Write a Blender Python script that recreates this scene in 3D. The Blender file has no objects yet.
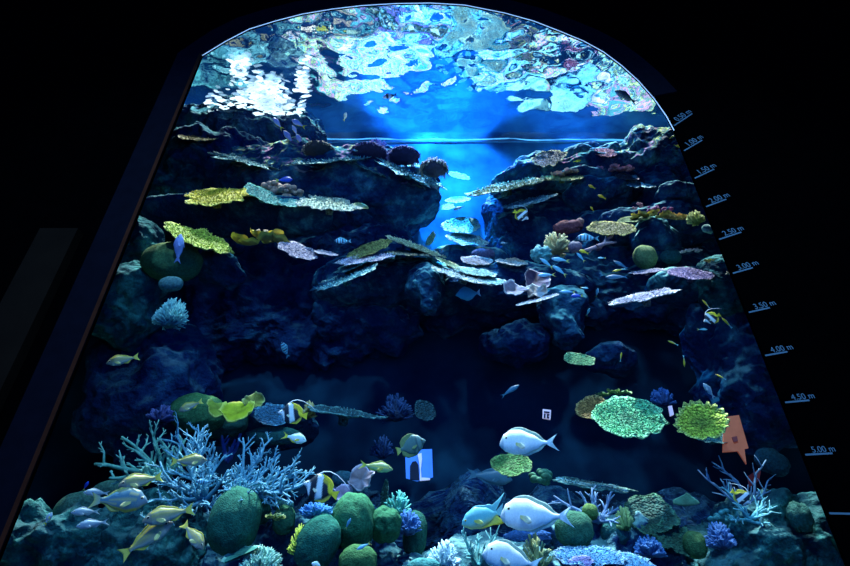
import bpy, bmesh, math, random
from mathutils import Vector, Matrix, noise, geometry
rnd = random.Random(7)
S = bpy.context.scene
COL = S.collection
S.view_settings.view_transform = 'Standard'
S.view_settings.look = 'None'
try:
    S.cycles.use_denoising = True
    S.cycles.caustics_reflective = False
    S.cycles.caustics_refractive = False
    S.cycles.max_bounces = 6
    S.cycles.diffuse_bounces = 2
    S.cycles.transparent_max_bounces = 8
    S.cycles.sample_clamp_indirect = 4.0
except Exception:
    pass

# ------------------------------------------------------------------ camera
TH = math.radians(36.05)
F = 567.0
CP = Vector((0, 0, 1.6))
FWD = Vector((0, math.cos(TH), math.sin(TH)))
UP = Vector((0, -math.sin(TH), math.cos(TH)))
RT = Vector((1, 0, 0))
cd = bpy.data.cameras.new('camera')
cd.sensor_width = 36.0
cd.lens = F / 850 * 36.0
cam = bpy.data.objects.new('camera', cd)
COL.objects.link(cam)
cam.location = CP
cam.rotation_euler = (math.pi / 2 + TH, 0, 0)
S.camera = cam
YW = 4.95          # plane of the wall with the big window
ZS = 11.12         # water level
YB = 7.95          # back of the tank

def ray(px, py):
    return FWD + RT * ((px - 425) / F) + UP * ((283 - py) / F)

def at(px, py, Y):
    d = ray(px, py)
    return CP + d * (Y / d.y)

def mpp(px, py, Y):
    return Y / ray(px, py).y / F

def basis(px, py):
    """right, up and towards-viewer directions at a spot of the tank"""
    n = -ray(px, py).normalized()
    r = (RT - n * RT.dot(n)).normalized()
    u = n.cross(r)
    return r, u, n

def frame_matrix(loc, x, y, z, s=1.0):
    m = Matrix((x, y, z)).transposed().to_4x4() @ Matrix.Scale(s, 4)
    m.translation = loc
    return m

# ------------------------------------------------------------------ materials
def nodes(name):
    m = bpy.data.materials.new(name)
    m.use_nodes = True
    t = m.node_tree
    return m, t, t.nodes, t.links, t.nodes['Principled BSDF']

def mat_attr(name, rough=0.75, vscale=30, vmin=0.55, vmax=1.25, bump=0.5, bscale=60, spec=0.3, bdist=0.02, kind='noise'):
    """colour painted per vertex, broken up by a procedural texture"""
    m, t, n, l, b = nodes(name)
    a = n.new('ShaderNodeAttribute'); a.attribute_name = 'Col'
    tc = n.new('ShaderNodeTexCoord')
    nz = n.new('ShaderNodeTexNoise'); nz.inputs['Scale'].default_value = vscale; nz.inputs['Detail'].default_value = 4
    l.new(tc.outputs['Object'], nz.inputs['Vector'])
    mr = n.new('ShaderNodeMapRange'); mr.inputs[1].default_value = .3; mr.inputs[2].default_value = .7
    mr.inputs[3].default_value = vmin; mr.inputs[4].default_value = vmax
    l.new(nz.outputs['Fac'], mr.inputs[0])
    mul = n.new('ShaderNodeVectorMath'); mul.operation = 'SCALE'
    l.new(a.outputs['Color'], mul.inputs[0]); l.new(mr.outputs[0], mul.inputs['Scale'])
    l.new(mul.outputs[0], b.inputs['Base Color'])
    b.inputs['Roughness'].default_value = rough
    b.inputs['Specular IOR Level'].default_value = spec
    if bump:
        if kind == 'cell':
            bt = n.new('ShaderNodeTexVoronoi'); out = bt.outputs['Distance']
        else:
            bt = n.new('ShaderNodeTexNoise'); out = bt.outputs['Fac']
        bt.inputs['Scale'].default_value = bscale
        l.new(tc.outputs['Object'], bt.inputs['Vector'])
        bp = n.new('ShaderNodeBump'); bp.inputs['Strength'].default_value = bump; bp.inputs['Distance'].default_value = bdist
        if kind == 'cell': bp.invert = True
        l.new(out, bp.inputs['Height']); l.new(bp.outputs[0], b.inputs['Normal'])
    return m

M_PLATE = mat_attr('plate_coral_skin', vscale=30, vmin=.28, vmax=1.4, bump=1.0, bscale=40, kind='cell', bdist=.03)
M_SOFT = mat_attr('soft_coral_skin', vscale=9, vmin=.6, vmax=1.2, bump=.5, bscale=70, bdist=.01)
M_DOME = mat_attr('dome_coral_skin', rough=.85, vscale=40, vmin=.55, vmax=1.15, bump=.5, bscale=85, kind='cell', bdist=.012, spec=.1)
M_BRANCH = mat_attr('branch_coral_skin', vscale=20, vmin=.7, vmax=1.2, bump=.4, bscale=90, bdist=.01)
M_FISH = mat_attr('fish_skin', rough=.42, vscale=40, vmin=.9, vmax=1.08, bump=.12, bscale=110, spec=.5, bdist=.004, kind='cell')
M_FIN = mat_attr('fin_membrane', rough=.55, vscale=60, vmin=.8, vmax=1.15, bump=0)
M_EYE = mat_attr('eye_gloss', rough=.12, vscale=5, vmin=1, vmax=1, bump=0, spec=.6)

def mat_rock(name, dark, mid, light, scale=3.0, toplight=.9, lo=.02, tops=((.14, .40, .40), (.26, .58, .53), (.36, .66, .6))):
    m, t, n, l, b = nodes(name)
    tc = n.new('ShaderNodeTexCoord')
    g = n.new('ShaderNodeNewGeometry')
    nz = n.new('ShaderNodeTexNoise'); nz.inputs['Scale'].default_value = scale; nz.inputs['Detail'].default_value = 9; nz.inputs['Roughness'].default_value = .68
    l.new(g.outputs['Position'], nz.inputs['Vector'])
    r = n.new('ShaderNodeValToRGB')
    e = r.color_ramp.elements
    e[0].position = .36; e[0].color = (*dark, 1)
    e[1].position = .68; e[1].color = (*light, 1)
    x = r.color_ramp.elements.new(.52); x.color = (*mid, 1)
    l.new(nz.outputs['Fac'], r.inputs[0])
    # pale crust painted as sunlight on the faces that look up
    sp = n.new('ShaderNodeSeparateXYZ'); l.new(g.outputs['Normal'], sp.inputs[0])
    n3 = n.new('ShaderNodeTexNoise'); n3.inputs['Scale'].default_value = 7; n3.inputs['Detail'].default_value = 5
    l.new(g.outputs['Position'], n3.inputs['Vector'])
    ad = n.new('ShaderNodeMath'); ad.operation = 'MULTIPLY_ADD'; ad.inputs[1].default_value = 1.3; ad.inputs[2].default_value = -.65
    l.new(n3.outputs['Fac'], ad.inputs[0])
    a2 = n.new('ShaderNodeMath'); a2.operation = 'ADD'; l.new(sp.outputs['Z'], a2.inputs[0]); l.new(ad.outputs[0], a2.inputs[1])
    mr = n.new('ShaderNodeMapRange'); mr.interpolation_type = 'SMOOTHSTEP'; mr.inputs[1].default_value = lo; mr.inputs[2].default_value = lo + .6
    mr.inputs[4].default_value = toplight
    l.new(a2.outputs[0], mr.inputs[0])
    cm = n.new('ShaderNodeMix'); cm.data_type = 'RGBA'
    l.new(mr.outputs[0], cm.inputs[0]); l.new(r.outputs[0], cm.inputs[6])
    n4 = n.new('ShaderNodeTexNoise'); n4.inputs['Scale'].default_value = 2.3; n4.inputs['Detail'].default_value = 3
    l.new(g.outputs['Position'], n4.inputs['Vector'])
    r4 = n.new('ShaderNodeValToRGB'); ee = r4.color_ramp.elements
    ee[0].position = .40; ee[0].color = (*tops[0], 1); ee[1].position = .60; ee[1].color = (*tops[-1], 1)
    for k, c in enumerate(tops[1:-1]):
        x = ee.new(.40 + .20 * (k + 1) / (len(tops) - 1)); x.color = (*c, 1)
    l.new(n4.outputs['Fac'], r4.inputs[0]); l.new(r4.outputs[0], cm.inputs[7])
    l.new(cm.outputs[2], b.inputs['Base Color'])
    b.inputs['Roughness'].default_value = .95
    b.inputs['Specular IOR Level'].default_value = .05
    n2 = n.new('ShaderNodeTexNoise'); n2.inputs['Scale'].default_value = 14; n2.inputs['Detail'].default_value = 6
    l.new(g.outputs['Position'], n2.inputs['Vector'])
    bp = n.new('ShaderNodeBump'); bp.inputs['Strength'].default_value = .9; bp.inputs['Distance'].default_value = .08
    l.new(n2.outputs['Fac'], bp.inputs['Height']); l.new(bp.outputs[0], b.inputs['Normal'])
    return m

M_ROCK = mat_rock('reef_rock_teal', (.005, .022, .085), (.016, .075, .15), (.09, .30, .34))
M_ROCKD = mat_rock('reef_rock_dark', (.004, .017, .075), (.010, .045, .12), (.035, .13, .19), toplight=.55)
M_ROCKG = mat_rock('reef_rock_mossy', (.004, .025, .05), (.014, .085, .095), (.06, .28, .24), toplight=.14)
M_ROCKN = mat_rock('reef_rock_shaded', (.003, .013, .065), (.007, .032, .10), (.02, .085, .15), toplight=.12)
M_ROCKTOP = mat_rock('reef_rock_encrusted_toplit', (.005, .022, .085), (.015, .07, .14), (.08, .27, .32), toplight=.92, lo=-.16, tops=((.10, .34, .32), (.78, .30, .48), (.05, .18, .2), (.66, .68, .20), (.34, .70, .60), (.03, .12, .15), (.75, .56, .52)))

def mat_plain(name, col, rough=.6, emit=None, estr=0, scale=8, var=.15, metallic=0, spec=.5):
    m, t, n, l, b = nodes(name)
    tc = n.new('ShaderNodeTexCoord')
    nz = n.new('ShaderNodeTexNoise'); nz.inputs['Scale'].default_value = scale; nz.inputs['Detail'].default_value = 4
    l.new(tc.outputs['Object'], nz.inputs['Vector'])
    r = n.new('ShaderNodeValToRGB')
    r.color_ramp.elements[0].position = .3; r.color_ramp.elements[1].position = .7
    r.color_ramp.elements[0].color = (*[c * (1 - var) for c in col], 1)
    r.color_ramp.elements[1].color = (*[min(1, c * (1 + var)) for c in col], 1)
    l.new(nz.outputs['Fac'], r.inputs[0]); l.new(r.outputs[0], b.inputs['Base Color'])
    b.inputs['Roughness'].default_value = rough
    b.inputs['Metallic'].default_value = metallic
    b.inputs['Specular IOR Level'].default_value = spec
    if emit:
        b.inputs['Emission Color'].default_value = (*emit, 1); b.inputs['Emission Strength'].default_value = estr
    return m

# ------------------------------------------------------------------ mesh helpers
def link_mesh(name, verts, faces, mat, cols=None, parent=None, smooth=True):
    me = bpy.data.meshes.new(name)
    me.from_pydata([tuple(v) for v in verts], [], faces)
    me.update()
    if smooth:
        me.polygons.foreach_set('use_smooth', [True] * len(me.polygons))
    if cols is not None:
        ca = me.color_attributes.new('Col', 'FLOAT_COLOR', 'POINT')
        flat = []
        for c in cols:
            flat.extend((c[0], c[1], c[2], 1.0))
        ca.data.foreach_set('color', flat)
    me.materials.append(mat)
    o = bpy.data.objects.new(name, me)
    COL.objects.link(o)
    if parent is not None:
        o.parent = parent
    return o

def tag(o, label, cat, group=None, kind=None):
    o['label'] = label
    o['category'] = cat
    if group: o['group'] = group
    if kind: o['kind'] = kind
    return o

def struct(o):
    o['kind'] = 'structure'
    return o

def mix(a, b, t):
    t = max(0.0, min(1.0, t))
    return tuple(a[i] * (1 - t) + b[i] * t for i in range(3))

def fbm(v, oct=4):
    s, a = 0.0, 1.0
    for _ in range(oct):
        s += a * noise.noise(v)
        v = v * 2.05 + Vector((3.1, 1.7, 9.2))
        a *= .5
    return s

class MB:
    def __init__(self): self.v, self.f, self.c = [], [], []
    def tube(self, pts, rads, col0, col1, n=6):
        """tapered tube along points, rounded at the tip"""
        base = len(self.v)
        k = len(pts)
        prev = None
        for i, p in enumerate(pts):
            d = (pts[min(i + 1, k - 1)] - pts[max(i - 1, 0)]).normalized()
            if prev is None:
                a = d.orthogonal().normalized()
            else:
                a = (prev - d * prev.dot(d))
                a = a.normalized() if a.length > 1e-6 else d.orthogonal().normalized()
            prev = a
            b = d.cross(a)
            for j in range(n):
                t = 2 * math.pi * j / n
                self.v.append(p + (a * math.cos(t) + b * math.sin(t)) * rads[i])
                self.c.append(mix(col0, col1, i / (k - 1)))
        for i in range(k - 1):
            for j in range(n):
                q = base + i * n + j; r = base + i * n + (j + 1) % n
                self.f.append((q, r, r + n, q + n))
        d = (pts[-1] - pts[-2]).normalized()
        self.v.append(pts[-1] + d * rads[-1]); self.c.append(col1)
        tip = len(self.v) - 1
        for j in range(n):
            self.f.append((base + (k - 1) * n + j, base + (k - 1) * n + (j + 1) % n, tip))
    def cone(self, p, d, r, h, c0, c1, n=4):
        base = len(self.v)
        a = d.orthogonal().normalized(); b = d.cross(a)
        for j in range(n):
            t = 2 * math.pi * j / n
            self.v.append(p + (a * math.cos(t) + b * math.sin(t)) * r); self.c.append(c0)
        for j in range(n):
            t = 2 * math.pi * j / n
            self.v.append(p + d * h * .7 + (a * math.cos(t) + b * math.sin(t)) * r * .6); self.c.append(c1)
        self.v.append(p + d * h); self.c.append(c1)
        for j in range(n):
            j2 = (j + 1) % n
            self.f.append((base + j, base + j2, base + n + j2, base + n + j))
            self.f.append((base + n + j, base + n + j2, base + 2 * n))
    def box(self, x0, x1, y0, y1, z0, z1, col=(1, 1, 1)):
        b = len(self.v)
        for x in (x0, x1):
            for y in (y0, y1):
                for z in (z0, z1):
                    self.v.append(Vector((x, y, z))); self.c.append(col)
        for q in ((0, 1, 3, 2), (4, 6, 7, 5), (0, 4, 5, 1), (2, 3, 7, 6), (0, 2, 6, 4), (1, 5, 7, 3)):
            self.f.append(tuple(b + i for i in q))
    def build(self, name, mat, parent=None, smooth=True):
        return link_mesh(name, self.v, self.f, mat, self.c, parent, smooth)

_ico = {}
def ico(sub):
    if sub not in _ico:
        bm = bmesh.new()
        bmesh.ops.create_icosphere(bm, subdivisions=sub, radius=1)
        _ico[sub] = ([v.co.copy() for v in bm.verts], [tuple(v.index for v in f.verts) for f in bm.faces])
        bm.free()
    return _ico[sub]

# ------------------------------------------------------------------ reef builders
def rock(name, label, px, py, Y, hw, hh, deep, roll=0, mat=None, amp=.28, freq=1.6, seed=0, sub=6, cat='rock', group=None, flat=1.0, power=.8):
    """a craggy boulder or ledge whose face spans about hw x hh picture units at depth Y"""
    s = mpp(px, py, Y)
    c = at(px, py, Y)
    if hw > 60: sub = 7
    Yc = min(Y + deep * .75, max(Y, 7.95))     # Y is where its face is; its bulk lies behind
    c = at(px, py, Yc); s = mpp(px, py, Yc)
    vs, fs = ico(sub)
    a, b = hw * s, hh * s / max(.55, math.cos(TH + math.atan((283 - py) / F)))
    ca, sa = math.cos(math.radians(roll)), math.sin(math.radians(roll))
    out = []
    so = Vector((seed * 7.3, seed * 3.1, seed * 1.7))
    mn = min(a, b, deep)
    for v in vs:
        # blunt the sphere towards a block
        w = Vector([math.copysign(abs(k) ** power, k) for k in v])
        p = Vector((w.x * a, w.y * deep, w.z * b * (1.0 if w.z > 0 else flat)))
        q = p * freq + so
        ridge = 1 - abs(noise.noise(q * 1.3)) * 2
        r2 = 1 - abs(noise.noise(q * 3.7)) * 2
        dsp = (fbm(q, 5) * .75 + ridge * .35 + r2 * .16) * amp * 1.15 * min(1.0, .35 + mn)
        # ledged strata
        dsp += .018 * math.sin(p.z * 11 + 3 * noise.noise(q * .8)) * min(1.0, mn)
        p = p + v * dsp + Vector((0, 0, noise.noise(q * .6) * amp * .5))
        p = Vector((p.x * ca - p.z * sa, p.y, p.x * sa + p.z * ca))
        out.append(p)
    o = link_mesh(name, out, fs, mat or M_ROCK)
    o.location = c
    return tag(o, label, cat, group)

def plate(label, px, py, Y, hw, hh, roll=0, col=(.5, .5, .1), rim=None, mid=None, lobes=7, rough=.12, knobs=420, name='plate_coral', cup=.10, seed=None, group=None, thick=.05, petals=0, cat='coral', kh=.034):
    """a table of coral tipped so that its lit top shows, with a knobbly skin and a paler rim"""
    seed = seed if seed is not None else int(px * 3 + py)
    rg = random.Random(seed)
    rim = rim or mix(col, (1, 1, .9), .35)
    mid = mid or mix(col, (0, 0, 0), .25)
    s = mpp(px, py, Y)
    R = hw * s
    r, u, n = basis(px, py)
    a = math.radians(roll)
    X = r * math.cos(a) + u * math.sin(a)
    V = -r * math.sin(a) + u * math.cos(a)
    k = min(.96, max(.08, hh / hw))
    Z = n * k + V * math.sqrt(1 - k * k)
    Yv = Z.cross(X)
    NA, NR = 72, 12
    def rr(t):
        q = Vector((math.cos(t) * lobes * .22, math.sin(t) * lobes * .22, seed * .37))
        e = 1 + rough * 1.4 * noise.noise(q) + rough * .6 * noise.noise(q * 3.1)
        if petals:
            e *= .86 + .16 * abs(math.cos(t * petals / 2 + .7 * noise.noise(q))) ** .6
        return e
    def zz(x, y, f):
        q = Vector((x * 3.5, y * 3.5, seed * 1.3)) / max(R, .2)
        w = cup * min(1, k * 2) * (f ** 2 - .3) + (.03 + .06 * k) * fbm(q, 4) * (.3 + f)
        if petals:
            w += .05 * f * math.cos(math.atan2(y, x) * petals)
        return R * w
    mb = MB()
    top = []
    for i in range(NR + 1):
        f = i / NR
        ring = []
        for j in range(NA):
            t = 2 * math.pi * j / NA
            rad = R * f * (1 + (rr(t) - 1) * f)
            x, y = rad * math.cos(t), rad * math.sin(t)
            z = zz(x, y, f) + (R * .010 * math.sin(f * 40 + 3 * noise.noise(Vector((x, y, 0)) * 3)))
            ring.append(len(mb.v)); mb.v.append(Vector((x, y, z)))
            c = mix(mid, col, f * 1.6)
            if f > .9: c = rim
            st = .75 + .35 * noise.noise(Vector((math.cos(t) * 6, math.sin(t) * 6, f * 1.5 + seed)))
            mb.c.append(tuple(q * st for q in c))
            if i == 0: break
        top.append(ring)
    for j in range(NA):
        mb.f.append((top[0][0], top[1][j], top[1][(j + 1) % NA]))
    for i in range(1, NR):
        for j in range(NA):
            j2 = (j + 1) % NA
            mb.f.append((top[i][j], top[i + 1][j], top[i + 1][j2], top[i][j2]))
    # underside narrows to a stalk
    prev = top[NR]
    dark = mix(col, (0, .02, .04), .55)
    for f, d in ((.97, .6), (.7, 1.0), (.35, 1.8), (.14, 4.0), (.12, 9.0)):
        ring = []
        for j in range(NA):
            t = 2 * math.pi * j / NA
            rad = R * f * (1 + (rr(t) - 1) * f)
            x, y = rad * math.cos(t), rad * math.sin(t)
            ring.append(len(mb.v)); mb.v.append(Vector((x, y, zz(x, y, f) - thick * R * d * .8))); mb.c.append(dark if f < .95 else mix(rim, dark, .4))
        for j in range(NA):
            j2 = (j + 1) % NA
            mb.f.append((prev[j], ring[j], ring[j2], prev[j2]))
        prev = ring
    for _ in range(knobs):
        f = math.sqrt(rg.random()) * .94
        t = rg.random() * 2 * math.pi
        rad = R * f * (1 + (rr(t) - 1) * f)
        x, y = rad * math.cos(t), rad * math.sin(t)
        tilt = Vector((math.cos(t) * f * .5, math.sin(t) * f * .5, 1)).normalized()
        c0 = mix(mid, col, f * 1.4)
        c1 = mix(c0, rim, .45 + .4 * rg.random() * f)
        h = kh * R * (1 + rg.random()) * 1.2
        mb.cone(Vector((x, y, zz(x, y, f) - .004)), tilt, R * (.014 + .012 * rg.random()), h, c0, c1)
    o = mb.build(name, M_PLATE)
    o.matrix_world = frame_matrix(at(px, py, Y), X, Yv, Z)
    return tag(o, label, cat, group)

def staghorn(label, base, tips, r0=.03, col=(.1, .3, .6), tipc=(.6, .85, 1), subs=5, sublen=.38, seed=1, name='staghorn_coral', group=None, depth=2, cat='coral', curve=.18, n=6):
    """one branching colony: main arms run from the base to the given ends, side branches fork off them"""
    rg = random.Random(seed)
    b0 = at(*base)
    mb = MB()
    def limb(p0, p1, r, level):
        L = (p1 - p0).length
        k = 6 if level == 0 else 4
        side = (p1 - p0).orthogonal().normalized()
        side = Matrix.Rotation(rg.random() * 6.28, 3, (p1 - p0).normalized()) @ side
        bow = L * curve * (rg.random() - .3)
        pts, rads = [], []
        for i in range(k + 1):
            f = i / k
            p = p0.lerp(p1, f) + side * bow * math.sin(f * math.pi) + Vector((rg.uniform(-1, 1), rg.uniform(-1, 1), rg.uniform(-1, 1))) * L * .025 * (0 < i < k)
            pts.append(p); rads.append(r * (1 - .6 * f))
        c0 = mix(col, tipc, .12 * level); c1 = mix(col, tipc, .45 + .3 * level)
        mb.tube(pts, rads, c0, c1, n)
        if level < depth:
            ns = subs if level == 0 else max(2, subs // 2)
            d = (p1 - p0).normalized()
            for q in range(ns):
                f = .25 + .7 * (q + rg.random() * .8) / ns
                f = min(f, .95)
                i = min(k - 1, int(f * k))
                p = pts[i].lerp(pts[i + 1], f * k - i)
                o = Matrix.Rotation(rg.random() * 6.28, 3, d) @ d.orthogonal().normalized()
                dd = (d * (.5 + .4 * rg.random()) + o * (.6 + .4 * rg.random()) + Vector((0, 0, .25))).normalized()
                limb(p, p + dd * L * sublen * (.6 + .7 * rg.random()) * (1 - .35 * f), r * .68 * (1 - .4 * f), level + 1)
    for tp in tips:
        limb(b0 + Vector((rg.uniform(-1, 1), rg.uniform(-1, 1), 0)) * r0, at(*tp), r0 * rg.uniform(.85, 1.1), 0)
    for i, v in enumerate(mb.v): mb.v[i] = v - b0
    o = mb.build(name, M_BRANCH)
    o.location = b0
    return tag(o, label, cat, group)

def bush(label, px, py, Y, hw, hh, col, tipc, nb=60, seed=1, r=.012, name='finger_coral', group=None, forks=2, up=.35, cat='coral', core=.5):
    """a tuft of short upright fingers fanning out of one base"""
    rg = random.Random(seed)
    s = mpp(px, py, Y)
    A, B = hw * s, hh * s * 1.15
    mb = MB()
    vs, fs = ico(4)
    b = len(mb.v)
    for v in vs:
        k = 1 + .15 * noise.noise(v * 3 + Vector((seed, 0, 0)))
        mb.v.append(Vector((v.x * A * core, v.y * A * core * .8, v.z * B * core * .7 - B * (1 - core) * 1.0)) * k); mb.c.append(mix(col, (0, 0, 0), .35))
    mb.f += [tuple(b + i for i in f) for f in fs]
    for _ in range(nb):
        t = rg.random() * 2 * math.pi
        e = rg.uniform(up - .35, 1.0)
        d = Vector((math.cos(t) * math.sqrt(max(0, 1 - e * e)), math.sin(t) * math.sqrt(max(0, 1 - e * e)) * .8, e)).normalized()
        p0 = Vector((d.x * A * .3, d.y * A * .3, -B * .7 + abs(d.z) * B * .2))
        if core > .6: p0 = Vector((d.x * A * core * .95, d.y * A * core * .75, d.z * B * core * .68 - B * (1 - core)))
        p1 = Vector((d.x * A, d.y * A * .8, -B * .7 + d.z * B * 1.65)) * rg.uniform(.82, 1.04)
        pm = p0.lerp(p1, .55) + Vector((rg.uniform(-1, 1), rg.uniform(-1, 1), rg.uniform(-1, 1))) * A * .05
        mb.tube([p0, pm, p1], [r * 1.2, r, r * .6], col, tipc, 5)
        for _k in range(forks):
            q = p0.lerp(p1, rg.uniform(.45, .8))
            dd = (d + Vector((rg.uniform(-1, 1), rg.uniform(-1, 1), rg.uniform(-.2, .9))) * .7).normalized()
            mb.tube([q, q + dd * A * .14, q + dd * A * .28], [r * .9, r * .75, r * .5], mix(col, tipc, .4), tipc, 5)
    o = mb.build(name, M_BRANCH)
    o.location = at(px, py, Y)
    return tag(o, label, cat, group)

def dome(label, px, py, Y, hw, hh, col, top=None, roll=0, deep=None, seed=1, name='dome_coral', group=None, amp=.1, freq=2.2, sub=5, cat='coral', dent=0, mat=None, fold=0):
    """a smooth rounded mound of coral"""
    s = mpp(px, py, Y)
    A, B = hw * s, hh * s
    D = deep or min(A, B) * .8
    top = top or mix(col, (1, 1, .8), .25)
    r, u, n = basis(px, py)
    vs, fs = ico(sub)
    a = math.radians(roll)
    ca, sa = math.cos(a), math.sin(a)
    so = Vector((seed * 5.1, seed, 2.2))
    out, cols = [], []
    for v in vs:
        w = Vector([math.copysign(abs(k) ** .85, k) for k in v])
        k = 1 + amp * fbm(w * freq + so, 3)
        if fold:
            k += fold * .12 * math.sin(w.x * fold * 2.5 + 2 * noise.noise(w * 2 + so)) * max(0, w.z)
        p = Vector((w.x * A, w.y * D, w.z * B)) * k
        if dent:
            q = (w - Vector((.15, -.9, .1))).length
            if q < .5: p.y += D * dent * (1 - q / .5)
        p = Vector((p.x * ca - p.z * sa, p.y, p.x * sa + p.z * ca))
        out.append(p)
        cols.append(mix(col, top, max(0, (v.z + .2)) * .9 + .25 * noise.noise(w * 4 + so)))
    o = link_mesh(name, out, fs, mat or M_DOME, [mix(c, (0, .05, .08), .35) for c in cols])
    o.matrix_world = frame_matrix(at(px, py, Y), RT, Vector((0, 1, 0)), Vector((0, 0, 1)))
    return tag(o, label, cat, group)

def ruffle(label, px, py, Y, hw, hh, col, rim, roll=0, waves=5, amp=.22, seed=1, name='leaf_coral', group=None, arc=(0, 360), inner=.05, hang=0, cat='coral', tilt=None, spiral=0.0):
    """a thin curling sheet with a wavy pale lip"""
    rg = random.Random(seed)
    s = mpp(px, py, Y)
    R = hw * s
    r, u, n = basis(px, py)
    a = math.radians(roll)
    X = r * math.cos(a) + u * math.sin(a)
    V = -r * math.sin(a) + u * math.cos(a)
    k = tilt if tilt is not None else min(.95, hh / hw)
    Z = n * k + V * math.sqrt(1 - k * k)
    Yv = Z.cross(X)
    NA, NR = 110, 12
    t0, t1 = math.radians(arc[0]), math.radians(arc[1])
    ph = rg.random() * 6
    mb = MB()
    T = .018 + .012 * R
    for side in (0, 1):
        for i in range(NR + 1):
            f = inner + (1 - inner) * i / NR
            for j in range(NA + 1):
                g = j / NA
                t = t0 + (t1 - t0) * g
                q = Vector((math.cos(t) * 1.4, math.sin(t) * 1.4, seed * 2.7))
                rad = R * f * (1 + .22 * noise.noise(q) * f + .07 * noise.noise(q * 4) * f)
                z = R * amp * .62 * f ** 2.2 * (math.sin(waves * t + ph) + .6 * math.sin(waves * 2.3 * t + ph * 2 + 2 * noise.noise(q)))
                z += R * hang * .6 * f * f + spiral * R * (g - .5)
                lip = max(0, f - .86) / .14
                z += R * .10 * lip * lip * (1 if math.sin(waves * t + ph) > 0 else -.4)
                x, y = rad * math.cos(t), rad * math.sin(t)
                mb.v.append(Vector((x, y, z - side * T * (1.2 - f * .7))))
                c = mix(mix(col, (0, 0, 0), .35), col, f * 1.3)
                c = mix(c, rim, lip * 1.2 if side == 0 else lip * .6)
                mb.c.append(c)
    W = NA + 1
    off = (NR + 1) * W
    for i in range(NR):
        for j in range(NA):
            q = i * W + j
            mb.f.append((q, q + W, q + W + 1, q + 1))
            mb.f.append((off + q, off + q + 1, off + q + W + 1, off + q + W))
    for j in range(NA):
        q = NR * W + j
        mb.f.append((q, off + q, off + q + 1, q + 1))
    o = mb.build(name, M_SOFT)
    o.matrix_world = frame_matrix(at(px, py, Y), X, Yv, Z)
    return tag(o, label, cat, group)

def frill(label, px, py, Y, hw, hh, col, rim, n=9, seed=1, size=.55, name='frilled_coral', group=None, cat='coral'):
    """a rosette of thin wavy cups grown side by side"""
    rg = random.Random(seed * 7 + 1)
    s = mpp(px, py, Y)
    mb = MB()
    rim = tuple(rim)
    for c in range(n):
        u = -1 + 2 * (c + .5) / n + rg.uniform(-.15, .15)
        cx = u * hw * s * .78
        cz = rg.uniform(-.5, .45) * hh * s * math.sqrt(max(.1, 1 - u * u))
        cy = rg.uniform(-.5, .5) * hh * s
        r = hh * s * size * rg.uniform(.8, 1.3)
        face = Vector((rg.uniform(-.5, .5), -.55 + rg.uniform(-.3, .3), 1)).normalized()
        ex = Vector((1, 0, 0)); ex = (ex - face * ex.dot(face)).normalized(); ey = face.cross(ex)
        ph = rg.random() * 6
        NA, NR = 30, 6
        for sd in (0, 1):
            base = len(mb.v)
            for i in range(NR + 1):
                f = .12 + .88 * i / NR
                for j in range(NA):
                    t = 2 * math.pi * j / NA
                    rad = r * f * (1.25 + .18 * math.sin(3 * t + ph) * f + .08 * math.sin(7 * t + ph) * f)
                    z = r * (.55 * f * f - .3) + r * .13 * f * f * math.sin(5 * t + ph * 2) - sd * .012
                    mb.v.append(Vector((cx, cy, cz)) + ex * rad * math.cos(t) + ey * rad * math.sin(t) + face * z)
                    cc = mix(mix(col, (0, 0, 0), .4), col, f)
                    if f > .83: cc = mix(cc, rim, .85)
                    mb.c.append(cc)
            for i in range(NR):
                for j in range(NA):
                    a = base + i * NA + j; b = base + i * NA + (j + 1) % NA
                    mb.f.append((a, b, b + NA, a + NA) if sd == 0 else (a, a + NA, b + NA, b))
    o = mb.build(name, M_SOFT); o.location = at(px, py, Y)
    return tag(o, label, cat, group)
# ------------------------------------------------------------------ fish
def lerp_tab(tab, t):
    for (a, x), (b, y) in zip(tab, tab[1:]):
        if t <= b:
            f = (t - a) / (b - a)
            f = f * f * (3 - 2 * f) * .5 + f * .5
            return x + (y - x) * f
    return tab[-1][1]

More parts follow.
